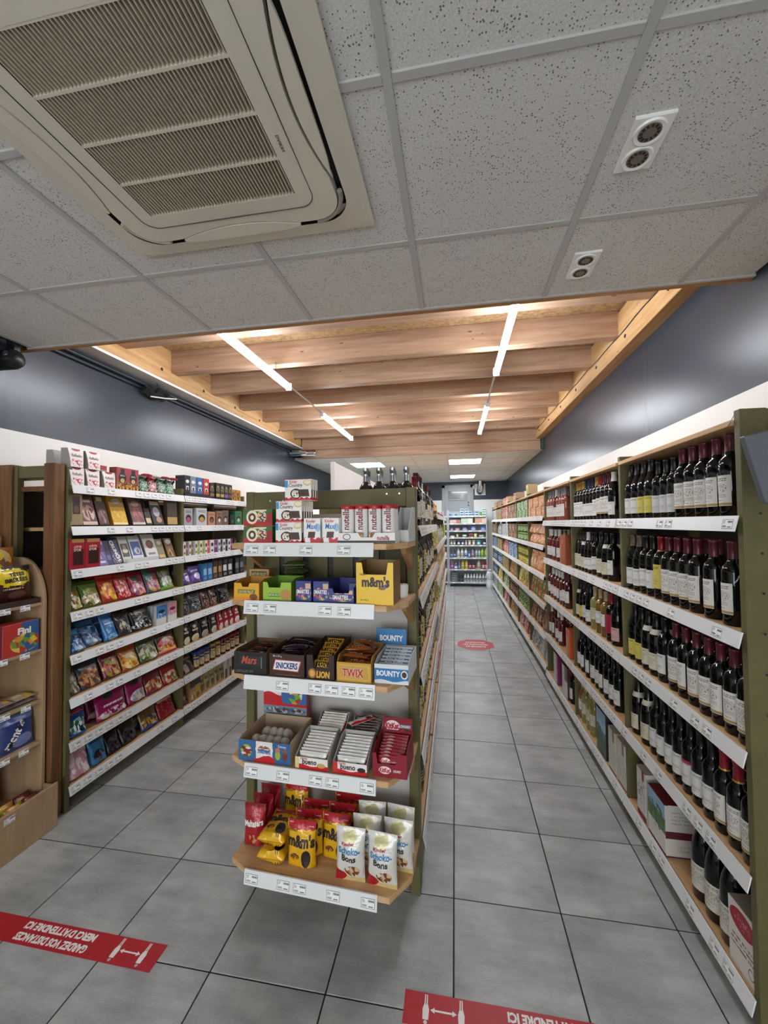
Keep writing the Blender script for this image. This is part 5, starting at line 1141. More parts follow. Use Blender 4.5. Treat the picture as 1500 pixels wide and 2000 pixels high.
fo = pkg('#a83a4a', (('B', .5, .2, .6, .22, 12, ['#7a4a22', '#d8b03a', '#b8602c', '#3a2018']), ('E', .5, .55, .34, .24, '#1a1413'), ('R', .32, .68, .6, .95, '#1a1413'), ('E', .5, .42, .18, .1, '#c9a86a'), ('L', .3, .7, .6, .68, 2, '#d8d0c4')), .35)
for px in (240, 261): lp(0, 0, 'gift_carton', 'pink gift carton with black bottle shape', 'gift box', carton(.10, .155, .06, fo, '#8a4a3c', '#a83244'), px-9, px+9, -.035)
lp(0, 0, 'gift_carton', 'low pink window carton behind the gift cartons', 'gift box', carton(.12, .17, .06, pkg('#a8a08c', (('R', 0, 1, .82, 1, '#a83244'), ('B', .5, .5, .45, .3, 9, ['#8a6a4a', '#c9b08a', '#6a4a34']))), '#9c5058', '#a83244'), 216, 236, .09)
def giftbag(col, dots, bow):
    ps = bag(.085, .13, .07, bagp(col, (('B', .5, .35, .6, .45, 26, [col, dots, col, '#dfe6e0']),), .25, .4), 'stand', 1)
    b = MB()
    for k in range(7):
        a = 2*pi*k/7; b.lathe([(0, -.006), (.017, -.002), (.019, .006), (0, .014)], 8, sx=1.4, sy=.9, cx=.022*cos(a), cy=-.03+.012*sin(a))
    ps.append(('bow', cached('bow', lambda: b.mesh('bow', [None])), (0, -.01, .125), O3, [mat(bow, .3)]))
    ps.append(('gift_tag', cached('gtag', lambda: MB().box(-.01, .01, -.001, .001, -.035, 0).mesh('gift_tag', [M['black']], bevel=.0003)), (.012, -.040, .115), (.25, .5, 0)))
    return ps
for c, (p0, p1, col, dt, bw_) in enumerate(((278, 294, '#4f7a64', '#9cc0a8', '#b3243c'), (296, 312, '#b02a40', '#e8dcd8', '#e6dedc'), (314, 330, '#4f7a64', '#9cc0a8', '#b3243c'), (330, 346, '#4f7a64', '#9cc0a8', '#b3243c'))):
    lp(0, 0, 'gift_bag', ('red' if c == 1 else 'green')+' glittering gift bag with bow', 'gift bag', giftbag(col, dt, bw_), p0, p1, -.0)
# second shelf: leaning praline cartons
LEAN = -.30
def pral(base, win, low, c3='#6a4432'): return pkg(base, (('B', .5, .42, .42, .28, 6, [win, c3, low, win]), ('R', 0, 1, 0, .12, low), ('R', .2, .8, .80, .9, low)), .4)
for c, (p0, p1, pr, sd, h, desc) in enumerate((
    (141, 167, pkg('#a08a68', (('R', .2, .8, .35, .92, '#3a261e'), ('E', .5, .5, .2, .12, '#6a4a3c'))), '#8a7454', .19, 'tan window carton of pralines'),
    (167, 197, pral('#6b5046', '#c9a294', '#d8bcae'), '#5a4036', .19, 'brown and rose praline carton'),
    (199, 219, pkg('#4a342e', (('R', .2, .8, .80, .94, '#cfc4a0'), ('B', .5, .3, .4, .25, 6, ['#7a5a52', '#a87a74', '#5a3f38'])), .4), '#3e2c26', .205, 'dark brown praline carton with cream seal'),
    (226, 256, pkg('#d8a72c', (('R', 0, 1, .60, 1, '#a8842a'), ('E', .5, .80, .28, .09, '#a9b4b8'), ('N', .5, .3, .5, .25, 5, '#e6c65c'), ('R', 0, 1, 0, .08, '#e9dca8')), .35), '#b0802a', .215, 'golden yellow praline carton'),
    (264, 290, pkg('#6e5452', (('B', .5, .35, .42, .3, 5, ['#b06a70', '#7a4a4c', '#8c5a5a']), ('E', .5, .78, .3, .1, '#b8988a'), ('R', 0, 1, 0, .09, '#d4c8c0')), .35), '#4a3836', .205, 'rose and brown praline carton'),
    (291, 303, pkg('#2a211d', (('R', .1, .9, .1, .4, '#d8bb8c', .3),)), '#201a17', .13, 'small black carton with cream corner'),
    (304, 326, pkg('#1e1c1c', (('R', .1, .9, .80, .95, '#cfc4a0'), ('E', .5, .52, .3, .2, '#a8a6b0'), ('E', .6, .2, .25, .12, '#c08a70'))), '#181616', .20, 'black praline carton with silver star'),
    (331, 351, pkg('#4a3a2a', (('R', 0, 1, 0, .3, '#c0a068'),)), '#4a3a2a', .20, 'brown and tan praline carton'))):
    lp(0, 1, 'praline_box', desc, 'box', carton(max(lw(0, p0, p1)*.95, .06), h, .035, pr, sd, None), p0, p1, -.025, .012, tilt=LEAN if c not in (0, 7) else -.05)
# third shelf: chocolate bars and tablets
CO = pkg('#a3202e', (('R', .2, .9, .14, .66, '#3a1d17'), ('R', .12, .95, .88, 1, '#c29a62')), .35)
for j, (p0, p1) in enumerate(((138, 168), (168, 198))):
    w_ = lw(0, p0, p1)*.97
    lp(0, 2, 'chocolate_tablets_box', 'deep red open carton of chocolate tablets', 'box', carton(w_, .185, .10, CO, '#931a2a', '#b08a58', [T_('CÔTE', w_*.5, .016, .0, .138, '#e6d2c4', bold=.03), T_("D'OR", w_*.5, .016, .0, .118, '#e6d2c4', bold=.03)]), p0, p1, -.035)
TB = [(198, 217, pkg('#6d5a9c', (('R', 0, 1, .82, 1, '#8a7ab8'), ('N', .5, .45, .4, .2, 5, '#b8a8d4'), ('R', .2, .8, .1, .18, '#d8cce8')), .35), '#54447e', 'Milka', '#f0ecf6', .175, 'lilac chocolate tablet'),
      (217, 225, pkg('#2a2854', (('R', .2, .8, .2, .4, '#6a68a0'),), .35), '#201e44', None, '', .17, 'navy chocolate tablet'),
      (226, 245, pkg('#35345e', (('N', .5, .2, .5, .2, 8, '#c8c4c4'),), .35), '#26264c', 'CRUNCH', '#f2eeee', .19, 'dark blue chocolate tablet with diagonal lettering'),
      (246, 264, pkg('#c9c9c6', (('R', .1, .9, .22, .72, '#3a3a3a'), ('E', .5, .45, .3, .09, '#d8d2bc'), ('E', .5, .6, .2, .08, '#8a8a88')), .3), '#b4b3b0', None, '', .195, 'silver and black chocolate tablet'),
      (265, 288, pkg('#d0d2d6', (('R', .1, .9, .24, .78, '#3a5aa0'), ('E', .55, .42, .26, .14, '#b8c4d8'), ('E', .6, .4, .12, .08, '#8a5a44')), .3), '#b9b8b4', None, '', .195, 'silver and blue chocolate tablet'),
      (292, 316, pkg('#d9d6d4', (('E', .5, .60, .30, .17, '#6a3a2a'), ('E', .5, .62, .16, .10, '#8a5240'), ('R', .2, .8, .2, .28, '#8a7a70'), ('R', 0, 1, 0, .1, '#7a84b4')), .3), '#a3a09c', None, '', .205, 'white chocolate tablet with truffle picture'),
      (315, 329, pkg('#8f8468', (('E', .5, .8, .3, .1, '#cfc8b0'), ('R', .1, .9, .06, .2, '#d8bc6a')), .3), '#6a6048', None, '', .16, 'olive gold chocolate tablet'),
      (333, 347, pkg('#7a6236', (('E', .5, .82, .4, .13, '#d4d2c6'), ('B', .5, .25, .4, .2, 6, ['#a8763c', '#c8a46a', '#5a3a22'])), .3), '#8a743c', None, '', .165, 'gold chocolate tablet with round seal')]
for c, (p0, p1, pr, sd, tx, tc_, h, desc) in enumerate(TB):
    w_ = max(lw(0, p0, p1)*.93, .045); ts = []
    if tx == 'CRUNCH': ts = [T_(tx, .15, .03, 0, h*.5, tc_, rot=-1.35, bold=.05)]
    elif tx: ts = [T_(tx, w_*.85, .024, 0, h*.9, tc_, bold=.03, shear=.2)]
    for q in range(3): lp(0, 2, 'chocolate_tablet', desc, 'chocolate bar', carton(w_, h, .012, pr, sd, None, ts if q == 0 else ()), p0, p1, -.028+.022*q, .004, tilt=-.34)
lp(0, 2, 'acrylic_tray', 'clear acrylic tray in front of the silver tablets', 'tray', tray(.30, .016, .028, .03, M['clear'], M['clear'], knee=.8), 240, 316, -.047)
# fourth to bottom shelves: bags
_edge = {}
def sbag(i, k, p0, p1, h, t, base, shapes, desc, seed=0, texts=(), tilt=-.30, n=2, y=.0, kind='stand', cat='sweets bag', name='sweets_bag', dz=0, rough=.27):
    w_ = round(max(lw(i, p0, p1)*.92, .07), 3); cx = (LX(i, p0)+LX(i, p1))/2; cx = min(max(cx, _edge.get((i, k), .036)+w_/2), (1.025 if i == 0 else 1.01)-w_/2); _edge[(i, k)] = cx+w_/2+.003
    for q in range(n):
        lp(i, k, name, desc, cat, bag(w_, h, t, bagp(base, shapes, rough), kind, seed+q, [(a[0], a[1]*w_, a[2], 0, a[3], a[4], a[5] if len(a) > 5 else {}) for a in texts] if q == 0 else ()), p0, p1, y+(t*1.3+.012)*q, dz, tilt=tilt, rz=.03*sin(p0*3.1), cx=cx)
def sweets(cs, cu=.5, cv=.3, ru=.5, rv=.27, sc=8): return ('B', cu, cv, ru, rv, sc, cs)
HD = ('E', .5, .70, .34, .13, '#2e332e')
sbag(0, 3, 137, 165, .165, .06, '#4a6a2c', (sweets(['#d8d4c4', '#7a4a34', '#c9b060', '#8aa04a', '#e4e0d4']), ('E', .5, .62, .36, .1, '#8a6a2c')), 'green bag of chocolate treats', 1)
sbag(0, 3, 163, 203, .17, .06, '#53752f', (sweets(['#d8d4c8', '#b8a06a', '#8a9a4a', '#e2ddd0', '#5a4a2a']), ('R', .0, 1, .86, 1, '#3f6a24'), ('R', .15, .85, .45, .7, '#8c9048')), 'green and cream bag of sweets', 2)
sbag(0, 3, 200, 234, .19, .055, '#a83428', (sweets(['#d8702c', '#e8a03c', '#c8402c', '#e2c24a', '#b85a3a'], .5, .42, .46, .3), ('R', .0, 1, .88, 1, '#c83a30'), ('E', .75, .16, .22, .1, '#e0b83a')), 'red and orange bag of jelly sweets', 3)
sbag(0, 3, 232, 261, .185, .055, '#b02a34', (sweets(['#e0c8c0', '#c84048', '#b02a34', '#d87a70'], .5, .4, .5, .35, 10), ('E', .5, .86, .3, .07, '#7a5a34')), 'bright red bag of jelly sweets', 0)
sbag(0, 3, 258, 290, .18, .055, '#9c1f38', (sweets(['#e6d0c8', '#b07a9a', '#e2b46a', '#c05a6a', '#8a5a94']), ('E', .42, .74, .3, .13, '#3a4038')), 'crimson bag with dark oval badge', 1)
sbag(0, 3, 288, 318, .19, .055, '#3f6464', (sweets(['#c9a0a8', '#8a6a9a', '#d8b890', '#b05a70', '#c9a23a']), ('R', .5, 1, .5, 1, '#9c2a44'), ('E', .5, .76, .32, .12, '#4a5654')), 'teal and crimson bag with oval badge', 2)
sbag(0, 3, 318, 345, .19, .05, '#4c5236', (sweets(['#cdd2c4', '#6a7a4a', '#9aa890'], .5, .3), ('R', 0, 1, 0, .12, '#7fc04a'), ('E', .5, .75, .3, .1, '#7a7a5a')), 'dark olive bag with lime foot', 3)
for c, (p0, p1) in enumerate(((137, 167), (160, 205))): sbag(0, 4, p0, p1, .15+.04*c, .075, '#2f5d92', (sweets(['#5a86b4', '#27507f', '#b8c8d8', '#1e3a64', '#8aa4c0'], .5, .35, .5, .33, 7), ('R', .1, .9, .74, .9, '#4a90c4')), 'shiny blue bag of sweets', c, y=-.015+.03*c, tilt=-.45)
sbag(0, 4, 203, 231, .20, .06, '#3a78b4', (sweets(['#e2e6ea', '#3a78b4', '#7ab0d8'], .5, .12, .4, .1, 9), ('R', .15, .85, .55, .6, '#c8dcec')), 'light blue bag standing upright', 2)
sbag(0, 4, 225, 257, .17, .055, '#35302f', (sweets(['#c9c4a8', '#35302f', '#8a8474', '#35302f'], .5, .4, .34, .22, 7),), 'charcoal bag of nuts', 1)
sbag(0, 4, 259, 300, .19, .06, '#151416', (sweets(['#151416', '#d8d8d8', '#3a3a3c', '#151416', '#8a8a8c'], .5, .2, .5, .16, 12), ('R', .2, .8, .66, .80, '#6a6458')), 'black bag of liquorice', 2)
for (p0, p1, c1, c2, nm) in ((309, 329, '#3f78b8', '#dfe6ee', 'small blue sweets carton'), (331, 349, '#c98a9a', '#f0e2e4', 'small pink sweets carton')):
    for q in range(3): lp(0, 4, 'sweets_box', nm, 'box', carton(lw(0, p0, p1)*.95, .15, .03, pkg(c1, (('N', .5, .35, .5, .3, 8, c2), ('E', .5, .66, .32, .09, '#7a2a34' if 'pink' in nm else '#1f2a44'), ('R', 0, 1, 0, .34, '#dcdcd8'))), '#c9c9c8', None), p0, p1, -.03+.032*q)
L6 = [(137, 160, '#4a4440', ['#8a7a6a', '#c9c0b4', '#6a5a4a'], 'grey clear bag of sweets'), (160, 207, '#3a3f4c', ['#a86a3c', '#c89a5a', '#5a4a44', '#7a3a2c'], 'slate blue bag of gingerbread'), (212, 250, '#6a2a2a', ['#c86a5a', '#8a3a34', '#d8b07a', '#8a9a3a'], 'wine red bag of jelly fruit'), (248, 285, '#a85a1c', ['#e2a83a', '#d8c24a', '#c8702c', '#e6dcc0'], 'amber bag of jelly sweets'), (279, 318, '#4c5a34', ['#c9ccb8', '#8a9a4a', '#d8d8cc', '#6a5a3a'], 'green clear bag of sweets'), (312, 350, '#5a3a34', ['#d878a8', '#e2b43a', '#c8402c', '#e0d0c0'], 'brown bag with pink and yellow foot')]
for c, (p0, p1, b_, cs, d_) in enumerate(L6): sbag(0, 5, p0, p1, .17+.01*(c % 3), .06, b_, (sweets(cs, .5, .36, .48, .32),)+((('R', 0, 1, 0, .1, '#d83a94'), ('R', 0, 1, .1, .18, '#e6b83a')) if c == 5 else ()), d_, c)
sbag(0, 6, 137, 176, .19, .06, '#22406e', (sweets(['#27603a', '#d0d8dc', '#12243c', '#8aa4b8'], .5, .32, .44, .26), ('R', .0, 1, .0, .12, '#2a6ab0')), 'navy bag with red lettering', 1, (('HARIBO', .86, .024, .15, '#b3242c', dict(bold=.05)),), tilt=-.12)
sbag(0, 6, 200, 262, .20, .05, '#8c1f52', (sweets(['#e6e0dc', '#c98aa8', '#8c1f52', '#dcd0c8'], .5, .16, .46, .14, 10), ('L', .2, .85, .36, .5, 1, '#f0dce4'), ('E', .40, .72, .18, .11, '#55423a'), ('E', .40, .72, .15, .09, '#2f352c')), 'magenta bag with oval badge and script', 2, (), n=3, tilt=-.2)
sbag(0, 6, 254, 293, .20, .05, '#8c1f52', (sweets(['#e6e0dc', '#b8c0c4', '#c98aa8', '#dcd0c8', '#8a9aa4'], .6, .24, .5, .2, 9), ('E', .45, .74, .24, .11, '#3a342e')), 'magenta bag with striped sweets', 3, tilt=-.2)
sbag(0, 6, 288, 325, .19, .055, '#6e2a2c', (sweets(['#c89a5a', '#a84a3a', '#e0c8a8', '#7a3a34']), ('R', 0, 1, 0, .07, '#9c2a74')), 'maroon bag of cola sweets', 0)
sbag(0, 6, 318, 350, .18, .055, '#8c2a26', (sweets(['#e0d8cc', '#c83a2c', '#5a8a4a', '#d8a08a'], .5, .28),), 'rust red bag of jelly strawberries', 1)
sbag(0, 7, 139, 184, .20, .075, '#d8b4bc', (sweets(['#ead4d8', '#cfa0ac', '#f0e4e4', '#c894a4'], .5, .42, .5, .4, 7), ('R', .1, .9, .84, .92, '#8a5a68')), 'pale pink bag of marshmallows', 2, tilt=-.15, n=1)
sbag(0, 7, 181, 217, .19, .06, '#3a7aa8', (sweets(['#3a2a24', '#5a3a2c', '#3a7aa8'], .45, .3, .3, .18, 7), ('R', .1, .9, .74, .86, '#24507c')), 'sky blue bag of chocolate balls', 3, tilt=-.15)
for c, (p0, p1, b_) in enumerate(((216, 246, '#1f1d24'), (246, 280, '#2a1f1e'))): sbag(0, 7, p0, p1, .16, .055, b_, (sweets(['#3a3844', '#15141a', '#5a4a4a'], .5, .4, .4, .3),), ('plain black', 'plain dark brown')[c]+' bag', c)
sbag(0, 7, 287, 322, .17, .055, '#6a5a34', (sweets(['#c9a23a', '#8a5a34', '#d8c890', '#3a4a8a']), ('R', 0, 1, 0, .14, '#2a4a9c')), 'golden bag with blue foot', 2)
sbag(0, 7, 314, 349, .18, .05, '#9c2630', (('N', .5, .5, .5, .4, 6, '#c85a5a'), ('R', .1, .9, .72, .8, '#e0b0a8')), 'red bag of strawberry laces', 3)
# ================================================================== COFFEE SHELF (left, second bay)
for c, (p0, p1, cc, d_) in enumerate(((363, 374, '#23262c', 'black'), (374, 386, '#7a8490', 'silver'), (387, 399, '#3b62a0', 'blue'), (400, 411, '#b8402e', 'red'))):
    lp(1, 0, 'capsule_box', d_+' tall carton with cup picture', 'box', carton(lw(1, p0, p1)*.97, .15, .09, pkg(cc, (('E', .5, .66, .3, .10, '#dfe3e6'), ('R', .25, .75, .18, .40, '#e2e4e6'), ('R', .36, .64, .18, .34, '#2a1c16'))), cc, '#15161a'), p0, p1, -.03, .032)
lp(1, 0, 'display_tray', 'black low tray under the tall cartons', 'tray', tray(lw(1, 362, 411), .12, .03, .03, '#17181b', '#17181b'), 362, 411, -.036)
for c, (p0, p1) in enumerate(((412, 422), (424, 433), (433, 441), (441, 449), (449, 456))):
    lp(1, 0, 'chocolate_box', 'black carton with golden leaf', 'box', carton(lw(1, p0, p1)*.96, .15 if c else .14, .09, pkg('#15130f', (('N', .5, .6, .4, .22, 6, '#c8b46a'), ('R', .1, .9, .1, .3, ('#8a6a5a', '#b8a43a', '#c9a04a', '#7a5ab0', '#7a4a3a')[c]))), '#121110', '#1a1816'), p0, p1, -.03, .012)
for c, (p0, p1) in enumerate(((455, 463), (464, 473))): lp(1, 0, 'tea_box', 'amber carton with brown pictures', 'box', carton(lw(1, p0, p1)*.95, .12, .09, pkg('#c9862a', (('B', .5, .5, .4, .35, 5, ['#7a4a22', '#e0b050', '#3a2a1c']),)), '#a86a20', '#b07a2c'), p0, p1, -.03)
M2 = [(362, 379, '#a9abac', '#c24a8a', 'silver carton with pink picture'), (386, 407, '#c6c8ca', '#c9a04a', 'bright silver carton with gold picture'), (409, 423, '#c08a68', '#8a5a3c', 'copper carton'), (425, 437, '#8f6a5a', '#d8c8bc', 'mocha carton'), (437, 449, '#7a5a4c', '#cfc0b4', 'brown carton with pale band'), (452, 461, '#16261c', '#3a7a4a', 'black green carton'), (462, 475, '#2f7a4a', '#a8d0b0', 'green carton')]
for c, (p0, p1, b_, c2, d_) in enumerate(M2):
    for q in range(2): lp(1, 1, 'coffee_box', d_, 'coffee box', carton(lw(1, p0, p1)*.95, (.15, .16, .13, .14, .15, .11, .15)[c], .07, pkg(b_, (('E', .5, .42, .32, .22, '#1c1a1a'), ('E', .5, .36, .22, .14, c2), ('L', .15, .85, .74, .88, 2, '#3a3634'))), b_, None), p0, p1, -.03+.075*q)
M3 = [(361, 370, '#8a6a4c'), (372, 380, '#8a6a4c'), (384, 392, '#a8b03a'), (393, 402, '#a8b03a'), (403, 412, '#d84a3c'), (413, 428, '#7a3a7c'), (429, 437, '#2a2a2e'), (438, 447, '#2a2a2e'), (448, 457, '#8a2a6c')]
for c, (p0, p1, b_) in enumerate(M3): lp(1, 2, 'tea_box', ('brown', 'brown', 'lime', 'lime', 'red', 'purple', 'black', 'black', 'magenta')[c]+' and white small carton', 'box', carton(lw(1, p0, p1)*.97, .12, .09, pkg('#e9e9e8', (('R', .5, 1, .0, 1, b_), ('E', .26, .66, .17, .15, '#2a2a2e'), ('E', .26, .2, .14, .08, '#5a3a2a'), ('L', .55, .95, .4, .6, 2, '#eee'))), '#dedede', '#e6e6e6'), p0, p1, -.03)
for c, (p0, p1) in enumerate(((459, 466), (467, 474))): lp(1, 2, 'tea_box', 'all black small carton', 'box', carton(lw(1, p0, p1)*.95, .13, .08, pkg('#161618', (('N', .5, .5, .4, .3, 8, '#b0b0b4'),)), '#161618', None), p0, p1, .02)
M4 = [(360, 377, '#5a3f8c', '#cfc4e2', 'purple pouch', .13), (377, 400, '#6a4f9c', '#d8cce6', 'lilac pouch', .15), (401, 409, '#3a78b0', '#9cc4e0', 'blue coffee brick', .16), (410, 419, '#3a78b0', '#9cc4e0', 'blue coffee brick', .16), (420, 429, '#4a3424', '#b8925a', 'brown gold coffee brick', .165), (430, 438, '#4a3424', '#b8925a', 'brown gold coffee brick', .165), (439, 448, '#17161a', '#dfdfe0', 'black coffee brick with white flag', .17), (449, 458, '#17161a', '#dfdfe0', 'black coffee brick with white flag', .17), (463, 471, '#1a191c', '#7a7c84', 'black grey coffee brick', .17), (472, 480, '#1a191c', '#7a7c84', 'black grey coffee brick', .17)]
for c, (p0, p1, b_, c2, d_, h) in enumerate(M4):
    if c < 2: sbag(1, 3, p0, p1, h, .05, b_, (('E', .6, .4, .3, .2, c2), ('R', .2, .8, .7, .8, c2)), d_, c, tilt=-.2)
    else: lp(1, 3, 'coffee_brick', d_, 'coffee', carton(lw(1, p0, p1)*.94, h, .06, pkg(b_, (('R', .1, .9, .35, .7, c2, .25), ('L', .2, .8, .1, .25, 2, c2)), .3), b_, None), p0, p1, -.025)
M5 = [(359, 373, '#3a3a40', '#a8a8ac', 'grey black coffee pouch'), (374, 400, '#4a4a50', '#c4c4c8', 'silver black coffee pouch'), (401, 416, '#5c3a34', '#c49a90', 'brown coffee pouch'), (417, 430, '#63403a', '#d0b0a4', 'chestnut coffee pouch'), (432, 456, '#1d1c1f', '#8a8a8e', 'black coffee pouch')]
for c, (p0, p1, b_, c2, d_) in enumerate(M5): sbag(1, 4, p0, p1, .165, .07, b_, (('N', .5, .3, .45, .25, 6, c2), ('E', .5, .62, .35, .14, '#141316'), ('L', .2, .8, .56, .7, 2, c2)), d_, c, tilt=-.15, kind='gusset', cat='coffee bag', name='coffee_bag')
M6 = [(359, 375, '#2a2622', '#e2d8bc', 'black cream coffee bag'), (376, 396, '#2a2622', '#d8cfa0', 'black straw coffee bag'), (397, 415, '#221f1d', '#a8a49c', 'espresso black coffee bag'), (416, 431, '#2d2926', '#c4beb4', 'dark mocha coffee bag'), (432, 442, '#a8222c', '#e6d4d0', 'red coffee bag'), (443, 452, '#a8222c', '#e6d4d0', 'red coffee bag'), (453, 461, '#a8222c', '#e6d4d0', 'red coffee bag'), (462, 474, '#b02832', '#f0e0dc', 'bright red coffee bag')]
for c, (p0, p1, b_, c2, d_) in enumerate(M6): sbag(1, 5, p0, p1, .165, .055, b_, (('E', .5, .2, .4, .2, c2), ('R', .2, .8, .56, .66, c2), ('E', .5, .78, .2, .08, c2)), d_, c, tilt=-.08, kind='gusset', cat='coffee bag', name='coffee_bag')
sbag(1, 6, 362, 388, .17, .06, '#4a3a34', (('R', .2, .5, 0, .5, '#b0a8a4', .3), ('R', .1, .9, .7, .8, '#8a7a70')), 'brown folded coffee bag', 1, cat='coffee bag', name='coffee_bag')
M7 = [(392, '#4a3a30', '#223a8a', 'blue lidded jar'), (402, '#4a3a30', '#223a8a', 'blue lidded jar'), (412, '#4a3a30', '#223a8a', 'blue lidded jar'), (423, '#4a3020', '#a8823c', 'gold lidded jar'), (433, '#4a3020', '#a8823c', 'gold lidded jar'), (443, '#3a1a18', '#6a2024', 'dark red lidded jar'), (452, '#3a1a18', '#6a2024', 'dark red lidded jar'), (461, '#3a1a18', '#9c2430', 'red lidded jar'), (469, '#3a1a18', '#9c2430', 'red lidded jar')]
for px, b_, l_, d_ in M7: lp(1, 6, 'coffee_jar', d_+' of instant coffee', 'jar', jar(.034, .15, mat(b_, .12, 0, .5, .3), mat(l_, .35), pkg('#c9b48a', (('N', .5, .4, .5, .3, 6, '#5a3a24'), ('R', 0, 1, .7, .9, l_)))), px-4, px+4, .01)
sbag(1, 7, 358, 366, .14, .05, '#6a5a50', (('R', .2, .8, .3, .5, '#c8b8a8'),), 'small greyish drink bag', 1, n=1)
lp(1, 7, 'drink_box', 'tan cocoa carton', 'box', carton(.07, .17, .08, pkg('#a8844c', (('R', 0, 1, .7, 1, '#2a2622'), ('B', .5, .3, .4, .2, 5, ['#c8a46a', '#7a4a2c', '#e0c890']))), '#8a6a44', '#7a5a3a'), 371, 383, -.03, cx=.145)
lp(1, 7, 'drink_box', 'yellow cocoa carton', 'box', carton(.07, .18, .08, pkg('#c8a044', (('R', 0, 1, .7, 1, '#2a2622'), ('E', .5, .2, .3, .14, '#7a4a2c'))), '#a8842c', '#7a5a3a'), 385, 395, -.03, cx=.218)
for c, p0 in enumerate((396, 406, 416, 426, 436)): lp(1, 7, 'drink_pouch', 'pale gold cocoa pouch', 'packet', bag(.075, .165+.01*(c % 2), .05, bagp('#b9a878', (('E', .5, .35, .3, .2, '#7a5a34'), ('R', .1, .9, .66, .8, '#8a6a3a'))), 'gusset', c, [('Rico', .045, .018, 0, .11, '#4a3a24', dict(bold=.03))] if c > 2 else ()), p0-4, p0+5, .0, cx=max(LX(1, p0), .293+.079*c))
for c, p0 in enumerate((446, 454)): lp(1, 7, 'drink_box', 'white brown cocoa carton', 'box', carton(.06, .18, .06, pkg('#cfc9ba', (('R', .2, .8, .0, .5, '#4a3426'),)), '#b9b3a4', None), p0-4, p0+4, -.02, cx=max(LX(1, p0), .68+.07*c))
# ================================================================== CLEANING RACK
KF = Frame((-.16, 10.88, 0), 0, 'cleaning rack', 'door')
def KX(px): return pix(px, 1080, 'y', 10.89).x+.16
def kx(q): return KX(865+.085*q)
def kp(k, name, desc, cat, parts, q, y=.06, dz=0, **kw): return put(KF, k, 8, name, desc, cat, parts, kx(q), y, KZ[k]+.0006+dz, **kw)
TIS = pkg('#b9cfe2', (('R', .1, .9, .3, .7, '#27406e'),), .5)
for c, (q, n) in enumerate(((450, 3), (560, 3), (640, 2), (710, 1), (800, 2))):
    for r_ in range(n): kp(0, 'tissue_pack', 'light blue tissue pack', 'tissue pack', carton(.09, .062, .09, TIS, '#aec4d8', None), q, .02, .0625*r_)
for c, q in enumerate((200, 330)): kp(0, 'tissue_pack', 'long flat pale blue pack', 'tissue pack', carton(.13, .07, .10, pkg('#9cb4cc', (('R', .1, .6, .2, .7, '#3a5f94'), ('N', .8, .4, .2, .3, 6, '#5a7a4a'))), '#9cb4cc', None), q, .02)
for c, q in enumerate((890, 945, 990)): kp(0, 'paper_roll_pack', ('lime green' if c == 0 else 'white and green')+' paper roll pack', 'paper rolls', canister(.026, (.11, .2, .2)[c], pkg('#dfe9e2' if c else '#7fb04a', (('R', 0, 1, .1, .25, '#4a9a5a'), ('R', 0, 1, .45, .55, '#4a9a5a'), ('R', 0, 1, .75, .85, '#4a9a5a'))), mat('#e6ece8')), q, .05)
for (q0, q1, n, b_, c2, d_) in ((165, 410, 2, '#d4c4c0', '#b8504c', 'pink white paper towel pack'), (425, 700, 3, '#b5ccb4', '#dfe8d4', 'pale green napkin pack'), (750, 1015, 3, '#cf9a78', '#e6d4c8', 'peach napkin pack')):
    for r_ in range(n): kp(1, 'napkin_pack', d_, 'napkin pack', carton(kx(q1)-kx(q0), .045, .14, pkg(b_, (('R', .6, .98, .1, .9, c2), ('L', .05, .55, .3, .7, 1, c2))), b_, None), (q0+q1)/2, .02, .0455*r_)
for (q, w_, h, b_, d_) in ((215, .08, .07, '#3a3f6a', 'navy sponge pack'), (345, .12, .07, '#a8483c', 'red sponge pack'), (515, .14, .08, '#27305a', 'dark blue cloth pack'), (710, .12, .10, '#3a68b0', 'blue sponge pack'), (930, .11, .09, '#2a5ab4', 'bright blue sponge pack')):
    kp(2, 'sponge_pack', d_, 'sponge pack', carton(w_, h, .10, pkg(b_, (('R', .1, .9, .2, .5, '#c4cce0'), ('E', .5, .75, .3, .15, '#8a9ad0'))), b_, None), q, .02)
for (q, w_, h, b_, d_) in ((225, .10, .04, '#e6e6e4', 'white soap pack'), (340, .05, .085, '#a8b03a', 'lime soap pack'), (505, .13, .09, '#2f5a3a', 'dark green soap pack'), (655, .10, .10, '#a85a5c', 'dusty red soap pack'), (755, .07, .10, '#d8c86a', 'yellow soap pack'), (890, .14, .07, '#6a7058', 'olive soap pack')):
    kp(3, 'soap_pack', d_, 'soap pack', carton(w_, h, .09, pkg(b_, (('R', .15, .85, .3, .7, '#4a3034' if 'red' in d_ else '#dfe0d4'),)), b_, None), q, .02)
for (q, w_, b_, d_) in ((200, .07, '#8a9278', 'sage refill pouch'), (270, .07, '#7f8a74', 'grey green refill pouch'), (370, .10, '#3c4a64', 'slate refill pouch'), (460, .09, '#3a3f5c', 'indigo refill pouch'), (540, .06, '#b098b0', 'mauve refill pouch'), (620, .08, '#c9c48a', 'cream refill pouch'), (715, .08, '#cfc888', 'straw refill pouch'), (830, .11, '#3aa0b0', 'turquoise refill pouch'), (960, .11, '#1c2b52', 'navy refill pouch')):
    kp(4, 'refill_pouch', d_, 'pouch', bag(w_, .13, .05, bagp(b_, (('E', .5, .35, .35, .2, '#dfe6e6'),)), 'stand', 1), q, .05)
FW = mat('#e2e4e4', .3)
